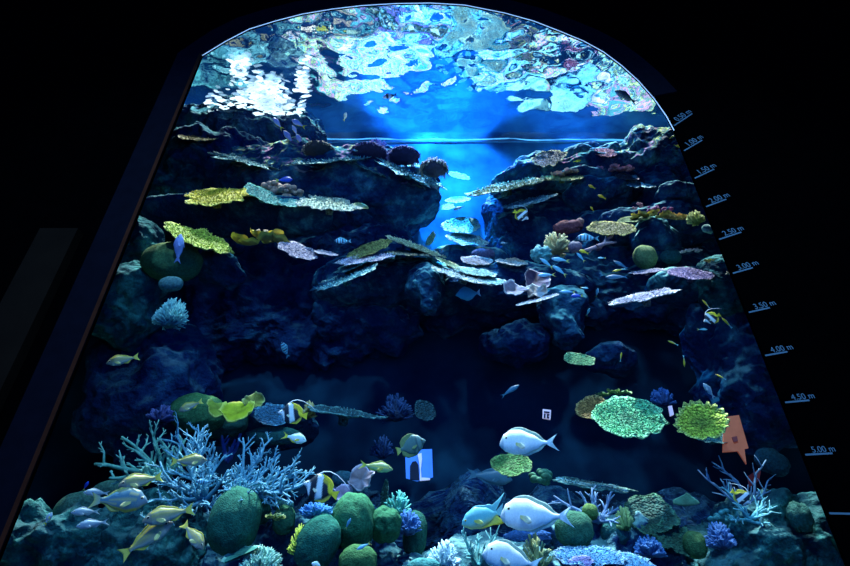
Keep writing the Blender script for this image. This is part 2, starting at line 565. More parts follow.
def make_fish(spec, name='fish', detail=True):
    """a fish about one unit long, nose at +x, back at +z; the fins and eyes are its parts"""
    top, bot, wid = spec['top'], spec['bot'], spec['wid']
    N, Mn = (44, 24) if detail else (22, 14)
    xb = .5                                   # nose
    xe = -.5 + spec.get('tail_len', .2)       # root of the tail
    def X(t): return xb + (xe - xb) * t
    mb = MB()
    body_c = spec['color']
    for i in range(N + 1):
        t = i / N
        tt = t ** 1.25 if t < 1 else 1
        zt, zb, w = lerp_tab(top, tt), lerp_tab(bot, tt), lerp_tab(wid, tt)
        mid, h = (zt + zb) / 2, (zt - zb) / 2
        for j in range(Mn):
            a = 2 * math.pi * j / Mn
            s = math.sin(a)
            y = w * math.copysign(abs(math.cos(a)) ** .9, math.cos(a))
            mb.v.append(Vector((X(tt), y, mid + h * s)))
            mb.c.append(body_c(tt, s))
    for i in range(N):
        for j in range(Mn):
            q = i * Mn + j; r = i * Mn + (j + 1) % Mn
            mb.f.append((q, r, r + Mn, q + Mn))
    for e, x in ((0, xb + .004), (N, xe - .004)):
        c = sum((mb.v[e * Mn + j] for j in range(Mn)), Vector()) / Mn
        c.x = x
        mb.v.append(c); mb.c.append(body_c(e / N, 0))
        k = len(mb.v) - 1
        for j in range(Mn):
            q, r = e * Mn + j, e * Mn + (j + 1) % Mn
            mb.f.append((k, r, q) if e == 0 else (k, q, r))
    body = mb.build(name, M_FISH)

    def sheet(pname, base, tip, col0, col1, nseg=5, bend=0.0, thick=.004):
        m = MB()
        n = len(base)
        for sd in (1, -1):
            for i in range(n):
                for q in range(nseg + 1):
                    f = q / nseg
                    p = base[i].lerp(tip[i], f)
                    p = p + Vector((0, sd * thick * (1 - f * .8) + bend * f * f, 0))
                    m.v.append(p)
                    cc = mix(col0, col1, f)
                    m.c.append(tuple(k * (.9 + .12 * (i % 2)) for k in cc))
        W = nseg + 1
        off = n * W
        for i in range(n - 1):
            for q in range(nseg):
                a = i * W + q
                m.f.append((a, a + 1, a + W + 1, a + W))
                m.f.append((off + a, off + a + W, off + a + W + 1, off + a + 1))
            a = i * W + nseg
            m.f.append((a, off + a, off + a + W, a + W))
        return m.build(pname, M_FIN, body)

    # tail
    tl = spec.get('tail_len', .2); spread = spec.get('spread', .17); fork = spec.get('fork', .5)
    h = lerp_tab(top, 1) - lerp_tab(bot, 1)
    zc = (lerp_tab(top, 1) + lerp_tab(bot, 1)) / 2
    base, tip = [], []
    for i in range(13):
        u = -1 + 2 * i / 12
        base.append(Vector((xe + .01, 0, zc + u * h * .5)))
        ln = tl * ((1 - fork) + fork * abs(u) ** 1.4)
        tip.append(Vector((xe - ln, 0, zc + u * spread)))
    sheet('tail_fin', base, tip, spec.get('tail0', body_c(1, 0)), spec.get('tail1', spec['fin']), bend=spec.get('tail_bend', .0))
    # dorsal and anal fins
    for pname, key, prof, sg in (('dorsal_fin', 'dorsal', top, 1), ('anal_fin', 'anal', bot, -1)):
        d = spec.get(key)
        if not d: continue
        t0, t1, hs, lean = d
        base, tip = [], []
        for i in range(15):
            g = i / 14
            t = t0 + (t1 - t0) * g
            z = lerp_tab(prof, t) - sg * .012
            hh = lerp_tab(hs, g)
            base.append(Vector((X(t), 0, z)))
            tip.append(Vector((X(t) - hh * lean, 0, z + sg * (hh + .012))))
        sheet(pname, base, tip, spec.get(key + '0', spec['fin']), spec.get(key + '1', spec['fin']), nseg=4)
    if spec.get('streamer'):
        pts = [Vector(p) for p in spec['streamer']]
        m = MB()
        m.tube(pts, [.022 * (1 - .7 * i / (len(pts) - 1)) for i in range(len(pts))], (.8, .9, .95), (.8, .9, 1), 6)
        m.build('streamer', M_FIN, body)
    if detail:
        tp, sp = spec.get('pect', (.34, -.25))
        zt, zb, w = lerp_tab(top, tp), lerp_tab(bot, tp), lerp_tab(wid, tp)
        z = (zt + zb) / 2 + (zt - zb) / 2 * sp
        for sd in (1, -1):
            base, tip = [], []
            L = spec.get('pect_len', .17)
            for i in range(7):
                u = -1 + 2 * i / 6
                base.append(Vector((X(tp), sd * w * .93, z + u * .022)))
                ll = L * (1 - .35 * abs(u) ** 2)
                tip.append(Vector((X(tp) - ll, sd * (w + ll * .35), z - ll * .45 + u * .05)))
            sheet('pectoral_fin', base, tip, spec.get('pect0', spec['fin']), spec.get('pect1', spec['fin']), nseg=3)
    te, se = spec.get('eye', (.13, .25))
    zt, zb, w = lerp_tab(top, te), lerp_tab(bot, te), lerp_tab(wid, te)
    ze = (zt + zb) / 2 + (zt - zb) / 2 * se
    we = w * math.sqrt(max(0, 1 - se * se))
    er = spec.get('eye_r', .024)
    vs, fs = ico(2)
    for sd in (1, -1):
        vv, cc = [], []
        for v in vs:
            vv.append(Vector((X(te) + v.x * er, sd * (we - er * .15) + v.y * er * .55, ze + v.z * er)))
            cc.append((.005, .005, .01) if v.x * v.x + v.z * v.z < .45 else spec.get('iris', (.7, .7, .5)))
        link_mesh('eye', vv, fs, M_EYE, cc, body)
    return body

def copy_tree(o, parent=None):
    c = o.copy(); COL.objects.link(c)
    if parent is not None: c.parent = parent
    for ch in o.children:
        copy_tree(ch, c)
    return c

protos = {}
def fish(kind, label, px, py, Y, length, ang, yaw=0, group=None, cat='fish', roll=0):
    """place one fish: length in picture units at depth Y, heading ang in degrees, yaw turns the nose towards (+) or from (-) the viewer"""
    if kind not in protos:
        spec = SPECS[kind]
        o = make_fish(spec, spec.get('name', 'reef_fish'), spec.get('detail', True))
        protos[kind] = o
    else:
        o = copy_tree(protos[kind])
    s = mpp(px, py, Y)
    r, u, n = basis(px, py)
    a = math.radians(ang)
    hd = r * math.cos(a) + u * math.sin(a)
    y_ = math.radians(yaw)
    hd = (hd * math.cos(y_) + n * math.sin(y_)).normalized()
    # keep the back of the fish uppermost, leaning a little to the glass
    sgn = 1 if math.cos(a) >= 0 else -1
    inpl = (-r * math.sin(a) + u * math.cos(a)) * sgn
    up = (Vector((0, 0, 1)) * .55 + inpl * .6)
    up = (up - hd * up.dot(hd)).normalized()
    if roll:
        up = Matrix.Rotation(math.radians(roll), 3, hd) @ up
    side = up.cross(hd)
    L = length * s / max(.35, math.cos(y_))
    o.matrix_world = frame_matrix(at(px, py, Y), hd, side, up, L)
    return tag(o, label, cat, group)

def band(t, edges):
    for e, c in edges:
        if t < e: return c
    return edges[-1][1]

W_ = (.80, .90, .95)
def c_surgeon(t, s):
    c = mix((.80, .92, .97), (.97, .98, 1.0), .35 + .65 * max(0, s))
    if s < -.2: c = mix(c, (.40, .70, .85), (-s - .2) * .8)
    if t < .07: c = mix(c, (.15, .3, .4), .5)
    return c
def c_tealangel(t, s):
    c = mix((.16, .50, .48), (.10, .42, .52), .5 + .5 * s)
    return mix(c, (.45, .55, .12), max(0, -s - .35) * 1.2)
def c_banner(t, s):
    u = t + .10 * s
    BK = (.01, .015, .025); YL = (.85, .68, .02); WH = (.8, .88, .9)
    if u < .1: return mix(WH, BK, .25)
    if u < .22: return WH
    if u < .44: return BK
    if u < .63: return WH
    if u < .84: return BK if s < .55 else mix(BK, YL, .5)
    return YL
def c_batfish(t, s):
    c = mix((.07, .15, .15), (.11, .22, .20), .5 + .5 * s)
    if .10 < t < .17 or .30 < t < .37: c = mix(c, (.02, .05, .06), .6)
    return c
def c_snapper(t, s):
    c = mix((.36, .38, .25), (.24, .22, .03), .5 + .5 * s)
    if s < -.2: c = mix(c, (.42, .48, .42), min(1, (-s - .2) * 2))
    st = math.sin(s * 11)
    if s > -.4 and .16 < t < .95: c = mix(c, (.70, .56, .03), .6 * max(0, st))
    if s > -.4 and .16 < t < .95: c = mix(c, (.14, .22, .22), .55 * max(0, -st))
    if t < .2: c = mix(c, (.16, .17, .18), .55)
    return c
def c_olive(t, s):
    c = mix((.40, .55, .30), (.22, .28, .07), .5 + .5 * s)
    if abs(s + .02) < .13 and t > .1: c = (.70, .62, .10)
    return c
def c_bream(t, s):
    c = mix((.12, .24, .28), (.04, .16, .24), .5 + .5 * s)
    if t > .2 and math.sin(s * 15 + t * 3) > .65: c = mix(c, (.55, .50, .12), .55)
    if s < -.75: c = (.5, .48, .08)
    if t < .2: c = mix(c, (.2, .25, .3), .4)
    return c
def c_silver(t, s):
    return mix((.36, .46, .52), (.10, .22, .32), .5 + .5 * s)
def c_pearl(t, s):
    return mix((.75, .85, .85), (.40, .75, .75), .3 + .5 * s)
def c_powder(t, s):
    c = mix((.50, .55, .85), (.30, .36, .75), .5 + .5 * s)
    if t < .14: c = mix(c, (.75, .70, .85), .6)
    return c
def c_tang(t, s):
    c = (.01, .07, .60)
    if .2 < t < .8 and abs(s - .35) < .22: c = (.01, .02, .10)
    return c
def c_chromis(t, s):
    return mix((.28, .65, .78), (.06, .36, .60), .5 + .5 * s)
def c_yellow(t, s):
    return mix((.80, .62, .03), (.70, .48, .01), .5 + .5 * s)
def c_striped(t, s):
    return (.02, .05, .12) if math.sin(t * 34) > .25 else mix((.35, .75, .85), (.15, .55, .75), .5 + .5 * s)
def c_ghost(t, s):
    return mix((.06, .16, .24), (.04, .13, .20), .5 + .5 * s)
def c_dusk(t, s):
    return mix((.05, .22, .34), (.02, .09, .2), .5 + .5 * s)
def c_tealround(t, s):
    c = mix((.08, .34, .40), (.05, .26, .34), .5 + .5 * s)
    return c
def c_bw(t, s):
    return (.02, .03, .04) if .3 < t < .5 or t > .75 else (.75, .82, .85)

OV = dict(top=[(0, .015), (.06, .07), (.2, .155), (.42, .19), (.7, .12), (.9, .045), (1, .04)],
          bot=[(0, -.015), (.06, -.05), (.2, -.12), (.42, -.155), (.7, -.10), (.9, -.04), (1, -.04)],
          wid=[(0, .012), (.1, .05), (.3, .085), (.55, .075), (.85, .025), (1, .014)])
SL = dict(top=[(0, .01), (.08, .05), (.25, .10), (.45, .115), (.75, .07), (1, .025)],
          bot=[(0, -.012), (.08, -.045), (.25, -.095), (.45, -.105), (.75, -.06), (1, -.025)],
          wid=[(0, .01), (.1, .04), (.3, .062), (.6, .05), (1, .012)])
RD = dict(top=[(0, .01), (.08, .09), (.25, .25), (.45, .32), (.7, .22), (.92, .06), (1, .05)],
          bot=[(0, -.02), (.08, -.07), (.25, -.22), (.45, -.30), (.7, -.22), (.92, -.06), (1, -.05)],
          wid=[(0, .012), (.12, .05), (.35, .08), (.6, .06), (.9, .02), (1, .014)])
SPECS = {
 'surgeon': dict(name='surgeonfish', color=c_surgeon, fin=(.55, .72, .80), tail_len=.19, spread=.15, fork=.55, tail0=(.75, .88, .95), tail1=(.55, .78, .85),
    top=[(0, .0), (.03, .06), (.1, .155), (.25, .225), (.45, .225), (.7, .14), (.92, .035), (1, .03)],
    bot=[(0, -.04), (.04, -.085), (.12, -.14), (.3, -.19), (.5, -.185), (.75, -.11), (.93, -.03), (1, -.03)],
    wid=[(0, .02), (.1, .07), (.3, .10), (.6, .075), (.9, .02), (1, .014)],
    dorsal=(.2, .96, [(0, .01), (.2, .045), (.8, .05), (1, .01)], .6), dorsal0=(.25, .42, .25), dorsal1=(.45, .6, .5),
    anal=(.42, .96, [(0, .01), (.3, .04), (.8, .04), (1, .01)], .6), anal0=(.3, .45, .3), anal1=(.4, .6, .6),
    pect=(.32, -.2), pect0=(.75, .70, .25), pect1=(.8, .85, .7), pect_len=.15, eye=(.14, .42), eye_r=.022, iris=(.6, .6, .3), tail_bend=.03),
 'tealangel': dict(name='angelfish', color=c_tealangel, fin=(.25, .5, .3), tail_len=.2, spread=.16, fork=.35, tail0=(.15, .45, .5), tail1=(.1, .3, .4),
    top=[(0, .0), (.05, .07), (.2, .18), (.45, .25), (.75, .17), (.94, .05), (1, .045)],
    bot=[(0, -.03), (.05, -.08), (.2, -.16), (.45, -.20), (.75, -.14), (.94, -.05), (1, -.045)],
    wid=[(0, .015), (.1, .06), (.35, .09), (.65, .06), (1, .014)],
    dorsal=(.35, .97, [(0, .01), (.5, .035), (.8, .07), (.93, .30), (1, .03)], 1.2), dorsal0=(.1, .4, .45), dorsal1=(.15, .5, .55),
    anal=(.45, .97, [(0, .01), (.5, .06), (.85, .16), (1, .02)], 1.1), anal0=(.4, .5, .12), anal1=(.65, .6, .05),
    pect=(.32, -.25), pect0=(.6, .6, .1), pect1=(.6, .65, .2), eye=(.11, .3), iris=(.7, .6, .1)),
 'banner': dict(name='bannerfish', color=c_banner, fin=(.85, .65, .02), tail_len=.17, spread=.13, fork=.12, tail0=(.85, .66, .02), tail1=(.9, .72, .05),
    top=[(0, .0), (.06, .05), (.14, .10), (.3, .33), (.45, .37), (.7, .26), (.93, .07), (1, .05)],
    bot=[(0, -.04), (.06, -.07), (.14, -.10), (.32, -.29), (.5, -.34), (.72, -.24), (.93, -.06), (1, -.05)],
    wid=[(0, .012), (.12, .05), (.35, .075), (.65, .05), (1, .012)],
    dorsal=(.45, .97, [(0, .02), (.4, .07), (.8, .10), (1, .02)], .7), dorsal0=(.8, .62, .02), dorsal1=(.9, .72, .05),
    anal=(.55, .97, [(0, .02), (.5, .10), (.8, .10), (1, .02)], .6), anal0=(.02, .03, .04), anal1=(.85, .7, .05),
    streamer=[(.20, 0, .33), (.10, 0, .44), (-.06, 0, .50), (-.28, 0, .48), (-.52, 0, .38), (-.72, 0, .25)],
    pect=(.36, -.3), pect0=(.7, .7, .5), pect1=(.8, .8, .6), pect_len=.12, eye=(.13, .3), eye_r=.022, iris=(.1, .1, .1)),
 'batfish': dict(name='batfish', color=c_batfish, fin=(.16, .24, .10), tail_len=.16, spread=.14, fork=.1, tail0=(.3, .4, .15), tail1=(.5, .5, .1),
    dorsal=(.3, .97, [(0, .02), (.5, .12), (.85, .13), (1, .02)], .8), anal=(.4, .97, [(0, .02), (.5, .10), (.85, .12), (1, .02)], .8),
    top=RD['top'], bot=RD['bot'], wid=RD['wid'], eye=(.12, .3), iris=(.5, .5, .2)),
 'snapper': dict(name='snapper', color=c_snapper, fin=(.72, .60, .08), tail_len=.17, spread=.14, fork=.35, tail0=(.65, .55, .08), tail1=(.75, .68, .12),
    dorsal=(.24, .93, [(0, .01), (.2, .035), (.7, .03), (1, .01)], .5), dorsal0=(.4, .36, .05), dorsal1=(.6, .52, .06), anal=(.62, .92, [(0, .02), (.3, .05), (1, .01)], .7),
    pect=(.3, -.35), pect0=(.7, .65, .2), pect1=(.8, .75, .3), eye=(.13, .3), eye_r=.034, **OV),
 'olive': dict(name='striped_fusilier', color=c_olive, fin=(.45, .45, .08), tail_len=.19, spread=.13, fork=.5, tail0=(.5, .5, .05), tail1=(.6, .6, .1),
    top=[(k, v * .82) for k, v in OV['top']], bot=[(k, v * .82) for k, v in OV['bot']], wid=OV['wid'],
    dorsal=(.26, .92, [(0, .02), (.3, .05), (1, .01)], .5), anal=(.6, .92, [(0, .02), (.3, .045), (1, .01)], .7), eye=(.12, .2)),
 'bream': dict(name='sea_bream', color=c_bream, fin=(.45, .46, .12), tail_len=.18, spread=.15, fork=.4, tail0=(.3, .42, .35), tail1=(.5, .5, .15),
    top=[(k, v * 1.35) for k, v in OV['top']], bot=[(k, v * 1.3) for k, v in OV['bot']], wid=OV['wid'],
    dorsal=(.25, .94, [(0, .02), (.3, .06), (1, .01)], .5), anal=(.55, .93, [(0, .02), (.3, .06), (1, .01)], .7),
    pect0=(.7, .65, .2), pect1=(.75, .7, .3), eye=(.13, .3), eye_r=.03),
 'silver': dict(name='silver_reef_fish', color=c_silver, fin=(.35, .45, .5), tail_len=.2, spread=.12, fork=.6,
    top=[(k, v * .85) for k, v in OV['top']], bot=[(k, v * .85) for k, v in OV['bot']], wid=OV['wid'],
    dorsal=(.28, .92, [(0, .02), (.3, .04), (1, .01)], .5), anal=(.6, .92, [(0, .02), (.3, .04), (1, .01)], .7)),
 'pearl': dict(name='pale_reef_fish', color=c_pearl, fin=(.75, .65, .05), tail_len=.24, spread=.16, fork=.6, tail0=(.8, .7, .05), tail1=(.85, .75, .08),
    top=[(k, v * 1.15) for k, v in OV['top']], bot=[(k, v * 1.15) for k, v in OV['bot']], wid=OV['wid'],
    dorsal=(.28, .94, [(0, .02), (.3, .04), (1, .01)], .5), dorsal0=(.6, .75, .7), dorsal1=(.6, .75, .6), anal=(.5, .94, [(0, .02), (.3, .04), (1, .01)], .7)),
 'powder': dict(name='surgeonfish', color=c_powder, fin=(.8, .62, .05), detail=False, tail_len=.26, spread=.17, fork=.6, tail0=(.8, .6, .03), tail1=(.85, .68, .05),
    dorsal=(.22, .95, [(0, .01), (.3, .04), (1, .02)], .5), dorsal0=(.6, .55, .5), dorsal1=(.6, .55, .5), anal=(.5, .95, [(0, .01), (.3, .04), (1, .02)], .5), **OV),
 'lavender': dict(name='lavender_reef_fish', color=c_powder, fin=(.35, .42, .75), tail_len=.2, spread=.13, fork=.5,
    dorsal=(.22, .95, [(0, .01), (.3, .03), (1, .02)], .5), anal=(.5, .95, [(0, .01), (.3, .03), (1, .02)], .5), **OV),
 'tang': dict(name='blue_tang', color=c_tang, fin=(.01, .06, .5), detail=False, tail_len=.2, spread=.14, fork=.3, tail0=(.7, .6, .05), tail1=(.5, .5, .1),
    dorsal=(.2, .95, [(0, .01), (.3, .04), (1, .02)], .5), **OV),
 'chromis': dict(name='chromis', color=c_chromis, fin=(.55, .60, .10), detail=False, tail_len=.24, spread=.13, fork=.65, tail0=(.4, .6, .3), tail1=(.75, .62, .08),
    dorsal=(.28, .92, [(0, .02), (.3, .035), (1, .01)], .5), dorsal0=(.1, .4, .55), dorsal1=(.1, .4, .5), **SL),
 'yellow': dict(name='yellow_reef_fish', color=c_yellow, fin=(.8, .6, .02), detail=False, tail_len=.2, spread=.13, fork=.4,
    dorsal=(.25, .94, [(0, .02), (.3, .04), (1, .02)], .5), **OV),
 'wrasse': dict(name='slender_wrasse', color=lambda t, s: mix(c_yellow(t, s), (.2, .6, .75), (t - .75) * 4), fin=(.3, .6, .6), detail=False, tail_len=.18, spread=.08, fork=.3,
    dorsal=(.25, .94, [(0, .01), (.3, .02), (1, .01)], .5), top=[(k, v * .75) for k, v in SL['top']], bot=[(k, v * .75) for k, v in SL['bot']], wid=SL['wid']),
 'striped': dict(name='striped_damselfish', color=c_striped, fin=(.2, .5, .6), detail=False, tail_len=.2, spread=.13, fork=.4,
    dorsal=(.25, .94, [(0, .02), (.3, .05), (1, .02)], .5), anal=(.5, .94, [(0, .02), (.3, .05), (1, .02)], .5), **OV),
 'ghost': dict(name='surgeonfish', color=c_ghost, fin=(.04, .13, .2), tail_len=.22, spread=.13, fork=.5,
    dorsal=(.2, .95, [(0, .01), (.3, .05), (1, .02)], .5), anal=(.5, .95, [(0, .01), (.3, .05), (1, .02)], .5), eye=(.12, .3), iris=(.1, .2, .25), **OV),
 'dusk': dict(name='slender_reef_fish', color=c_dusk, fin=(.03, .15, .25), detail=False, tail_len=.2, spread=.1, fork=.6,
    dorsal=(.25, .94, [(0, .01), (.3, .03), (1, .01)], .5), **SL),
 'tealround': dict(name='round_surgeonfish', color=c_tealround, fin=(.1, .35, .4), tail_len=.14, spread=.15, fork=.25, tail0=(.1, .3, .4), tail1=(.7, .8, .75),
    top=[(k, v * .85) for k, v in RD['top']], bot=[(k, v * .8) for k, v in RD['bot']], wid=RD['wid'],
    dorsal=(.2, .95, [(0, .01), (.3, .05), (1, .02)], .5), anal=(.4, .95, [(0, .01), (.3, .05), (1, .02)], .5), eye=(.1, .3)),
 'bw': dict(name='black_and_white_fish', color=c_bw, fin=(.1, .12, .14), detail=False, tail_len=.2, spread=.15, fork=.4,
    dorsal=(.22, .95, [(0, .02), (.3, .06), (1, .02)], .5), anal=(.5, .95, [(0, .02), (.3, .05), (1, .02)], .5), **OV),
}
# ------------------------------------------------------------------ light
w = bpy.data.worlds.new('water_haze_fill'); S.world = w; w.use_nodes = True  # even blue fill added to stand for haze in the water
wb = w.node_tree.nodes['Background']
wb.inputs['Color'].default_value = (.012, .20, 1.0, 1); wb.inputs['Strength'].default_value = .85

def sun(name, d, strength, col, ang=2):
    l = bpy.data.lights.new(name, 'SUN'); l.energy = strength; l.color = col; l.angle = math.radians(ang)
    o = bpy.data.objects.new(name, l); COL.objects.link(o)
    o.rotation_euler = Vector(d).to_track_quat('-Z', 'Y').to_euler(); o.location = (0, 6, 14)
    return o
def spot(name, loc, target, power, col, size=60, blend=.8, rad=.1):
    l = bpy.data.lights.new(name, 'SPOT'); l.energy = power; l.color = col; l.spot_size = math.radians(size); l.spot_blend = blend; l.shadow_soft_size = rad
    o = bpy.data.objects.new(name, l); COL.objects.link(o)
    o.location = loc; o.rotation_euler = (Vector(target) - Vector(loc)).to_track_quat('-Z', 'Y').to_euler()
    return o
TR = .16
sun('tank_light', (.02, .005, -1), 14 / TR, (.72, .93, 1.0))
spot('blue_beam', (.25, 6.3, 12.6), (.25, 7.95, 8.6), 8500 / TR, (.03, .32, 1.0), 74, 1.0)
spot('blue_beam', (.4, 6.9, 12.6), (.5, 7.9, 6.6), 5200 / TR, (.05, .50, 1.0), 24, 1.0)
spot('blue_beam', (3.4, 6.3, 12.6), (3.2, 7.95, 9.2), 900 / TR, (.03, .30, 1.0), 60, 1.0)

for k, x in enumerate((-3.2, 0, 3.2)):
    spot('front_fill', (x, -1.5, 11.5), (x * .8, 6.0, 3.6), 1900, (.30, .68, 1.0), 62, .9, .25)  # added front fill from the unseen room, brightens the reef faces
# ------------------------------------------------------------------ water level
def water_material():
    m, t, n, l, b = nodes('rippled_water')
    n.remove(b)
    out = n['Material Output']
    g = n.new('ShaderNodeBsdfGlossy'); g.inputs['Roughness'].default_value = .015; g.inputs['Color'].default_value = (.70, .88, .97, 1)
    tr = n.new('ShaderNodeBsdfTransparent')
    mx = n.new('ShaderNodeMixShader'); mx.inputs[0].default_value = TR
    geo = n.new('ShaderNodeNewGeometry')
    nz = n.new('ShaderNodeTexNoise'); nz.inputs['Scale'].default_value = 3.2; nz.inputs['Detail'].default_value = 2; nz.inputs['Distortion'].default_value = .8
    l.new(geo.outputs['Position'], nz.inputs['Vector'])
    bp = n.new('ShaderNodeBump'); bp.inputs['Strength'].default_value = .16; bp.inputs['Distance'].default_value = .05
    l.new(nz.outputs['Fac'], bp.inputs['Height']); l.new(bp.outputs[0], g.inputs['Normal'])
    # cell pattern painted into the tint imitates sunlight netted by ripples
    vo = n.new('ShaderNodeTexVoronoi'); vo.feature = 'SMOOTH_F1'; vo.inputs['Scale'].default_value = 2.6
    l.new(geo.outputs['Position'], vo.inputs['Vector'])
    mr = n.new('ShaderNodeMapRange'); mr.inputs[1].default_value = .15; mr.inputs[2].default_value = .6; mr.inputs[3].default_value = .45; mr.inputs[4].default_value = 1.0
    l.new(vo.outputs['Distance'], mr.inputs[0])
    l.new(mr.outputs[0], tr.inputs['Color'])
    l.new(g.outputs[0], mx.inputs[1]); l.new(tr.outputs[0], mx.inputs[2]); l.new(mx.outputs[0], out.inputs[0])
    return m
nx, ny = 300, 92
vv, ff = [], []
for j in range(ny + 1):
    for i in range(nx + 1):
        x = -6 + 12 * i / nx; y = YW + .03 + 3.5 * j / ny
        q = Vector((x * 1.3, y * 1.9, .4))
        z = .055 * noise.noise(q) + .022 * noise.noise(q * 2.3 + Vector((5, 2, 1))) + .003 * noise.noise(q * 5)
        vv.append((x, y, ZS + z * (.35 + .65 * min(1, max(0, (8.3 - y) / 2.5)))))
for j in range(ny):
    for i in range(nx):
        a = j * (nx + 1) + i
        ff.append((a, a + nx + 1, a + nx + 2, a + 1))
struct(link_mesh('water_surface', vv, ff, water_material()))

# ------------------------------------------------------------------ the dark room and the arched window
M_BLACK = mat_plain('matt_black_wall', (.0006, .0006, .0008), 1, spec=0)
M_FRAME = mat_plain('navy_window_frame', (.0035, .0035, .0075), .8, spec=.02)
M_BROWN = mat_plain('brown_black_post', (.011, .0055, .003), .8, scale=3, spec=.02)
M_RIM = mat_plain('acrylic_edge_glow', (.75, .85, .95), .3, emit=(.35, .6, 1.0), estr=.8)  # bright line of the acrylic edge, its glow put in as emission
M_REDEDGE = mat_plain('red_edge_glow', (.055, .012, .005), .8, spec=.05)  # reflected red-brown glow put into the strip's colour
ARCH = [(202, 55), (225, 41), (249, 28.5), (275, 20.5), (302, 13.5), (332, 8.5), (362, 5), (395, 3), (430, 2.4), (465, 4.5), (505, 12.5), (534, 20.5), (561, 31), (584, 40.5), (604, 51.5), (622, 65), (639, 80.5), (654, 97.5), (667, 116), (674.5, 130)]
inner = [at(x, y, YW) for x, y in ARCH]
xl, xr = inner[0].x, inner[-1].x
ZB = 1.0
outline = [Vector((xl, YW, ZB))] + inner + [Vector((xr, YW, ZB))]

def wall_with_hole():
    outer = [Vector((-9, YW, 0)), Vector((-9, YW, 13)), Vector((9, YW, 13)), Vector((9, YW, 0))]
    mb = MB()
    tri = geometry.tessellate_polygon([outer, outline])
    pts = outer + outline
    for d in (0, .04):
        b = len(mb.v)
        mb.v += [p + Vector((0, d, 0)) for p in pts]; mb.c += [(1, 1, 1)] * len(pts)
        mb.f += [tuple(b + i for i in t) for t in tri]
    n = len(pts)
    k = len(outline)
    for i in range(k):
        a, c = 4 + i, 4 + (i + 1) % k
        mb.f.append((a, c, c + n, a + n))
    return mb.build('wall_front', M_BLACK, smooth=False)
struct(wall_with_hole())

def offset_outline(pts, d):
    out = []
    for i, p in enumerate(pts):
        a = pts[max(0, i - 1)]; b = pts[min(len(pts) - 1, i + 1)]
        t = (b - a).normalized()
        n = Vector((-t.z, 0, t.x))
        out.append(p + n * d)
    return out
def band_trim(name, pts, d0, d1, y0, y1, mat):
    """a strip following the arch between two offsets, from depth y0 to y1"""
    a, b = offset_outline(pts, d0), offset_outline(pts, d1)
    mb = MB()
    for q in zip(a, b):
        for p, y in ((q[0], y0), (q[1], y0), (q[1], y1), (q[0], y1)):
            mb.v.append(Vector((p.x, y, p.z))); mb.c.append((1, 1, 1))
    for i in range(len(a) - 1):
        for j in range(4):
            e, f = i * 4 + j, i * 4 + (j + 1) % 4
            mb.f.append((e, f, f + 4, e + 4))
    mb.f.append((0, 1, 2, 3)); k = (len(a) - 1) * 4; mb.f.append((k, k + 1, k + 2, k + 3))
    return struct(mb.build(name, mat, smooth=False))
band_trim('trim_1', outline[:-3], 0.0, .36, YW - .03, YW, M_FRAME)
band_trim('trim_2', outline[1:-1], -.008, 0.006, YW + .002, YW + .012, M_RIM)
band_trim('trim_3', outline[:2], -.012, 0.03, YW - .035, YW - .03, M_REDEDGE)
mb = MB(); x0 = at(-40, 400, YW).x; x1 = at(6, 400, YW).x
mb.box(x0, x1, YW - .12, YW, 0, at(50, 235, YW).z); struct(mb.build('trim_4', M_BROWN, smooth=False))
mb = MB(); mb.box(-9, 9, -3, YW, -.1, 0); struct(mb.build('floor', M_BLACK, smooth=False))
mb = MB(); mb.box(-9, 9, -3, YW, 13, 13.1); struct(mb.build('ceiling', M_BLACK, smooth=False))
l = bpy.data.lights.new('warm_fill', 'POINT'); l.energy = 9; l.color = (1, .55, .25); l.shadow_soft_size = .1
o = bpy.data.objects.new('warm_fill', l); COL.objects.link(o); o.location = (-5.2, 2.6, 2.2)  # added warm fill that brings out the brown post and red edge

# ------------------------------------------------------------------ tank walls
def back_material():
    m, t, n, l, b = nodes('blue_painted_backdrop')
    g = n.new('ShaderNodeNewGeometry')
    nz = n.new('ShaderNodeTexNoise'); nz.inputs['Scale'].default_value = 1.6; nz.inputs['Detail'].default_value = 7
    l.new(g.outputs['Position'], nz.inputs['Vector'])
    r = n.new('ShaderNodeValToRGB')
    r.color_ramp.elements[0].position = .35; r.color_ramp.elements[1].position = .7
    r.color_ramp.elements[0].color = (.015, .10, .26, 1); r.color_ramp.elements[1].color = (.05, .26, .50, 1)
    l.new(nz.outputs['Fac'], r.inputs[0])
    # blue paint, with the shade of the deep part put into its lower colour
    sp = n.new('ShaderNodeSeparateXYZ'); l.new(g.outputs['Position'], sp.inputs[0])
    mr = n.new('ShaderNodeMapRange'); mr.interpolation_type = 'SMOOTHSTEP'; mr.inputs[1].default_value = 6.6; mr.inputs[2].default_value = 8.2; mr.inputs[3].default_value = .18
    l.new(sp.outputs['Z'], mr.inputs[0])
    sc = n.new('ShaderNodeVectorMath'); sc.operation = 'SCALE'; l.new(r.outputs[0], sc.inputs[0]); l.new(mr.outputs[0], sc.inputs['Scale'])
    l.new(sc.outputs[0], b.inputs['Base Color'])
    b.inputs['Roughness'].default_value = .95
    b.inputs['Specular IOR Level'].default_value = .05
    return m
M_BACK = back_material()
vv, ff = [], []
nx, nz_ = 110, 90
for j in range(nz_ + 1):
    for i in range(nx + 1):
        x = -6.2 + 12.4 * i / nx; z = .6 + (ZS + .3 - .6) * j / nz_
        rough = .03 + .12 * max(0, min(1, (8.4 - z) / 1.5))
        y = YB + rough * (fbm(Vector((x * .9, z * .9, 3)), 4) * .8 - .1) + .02
        vv.append((x, y, z))
for j in range(nz_):
    for i in range(nx):
        a = j * (nx + 1) + i
        ff.append((a, a + 1, a + nx + 2, a + nx + 1))
struct(link_mesh('wall_back', vv, ff, M_BACK))
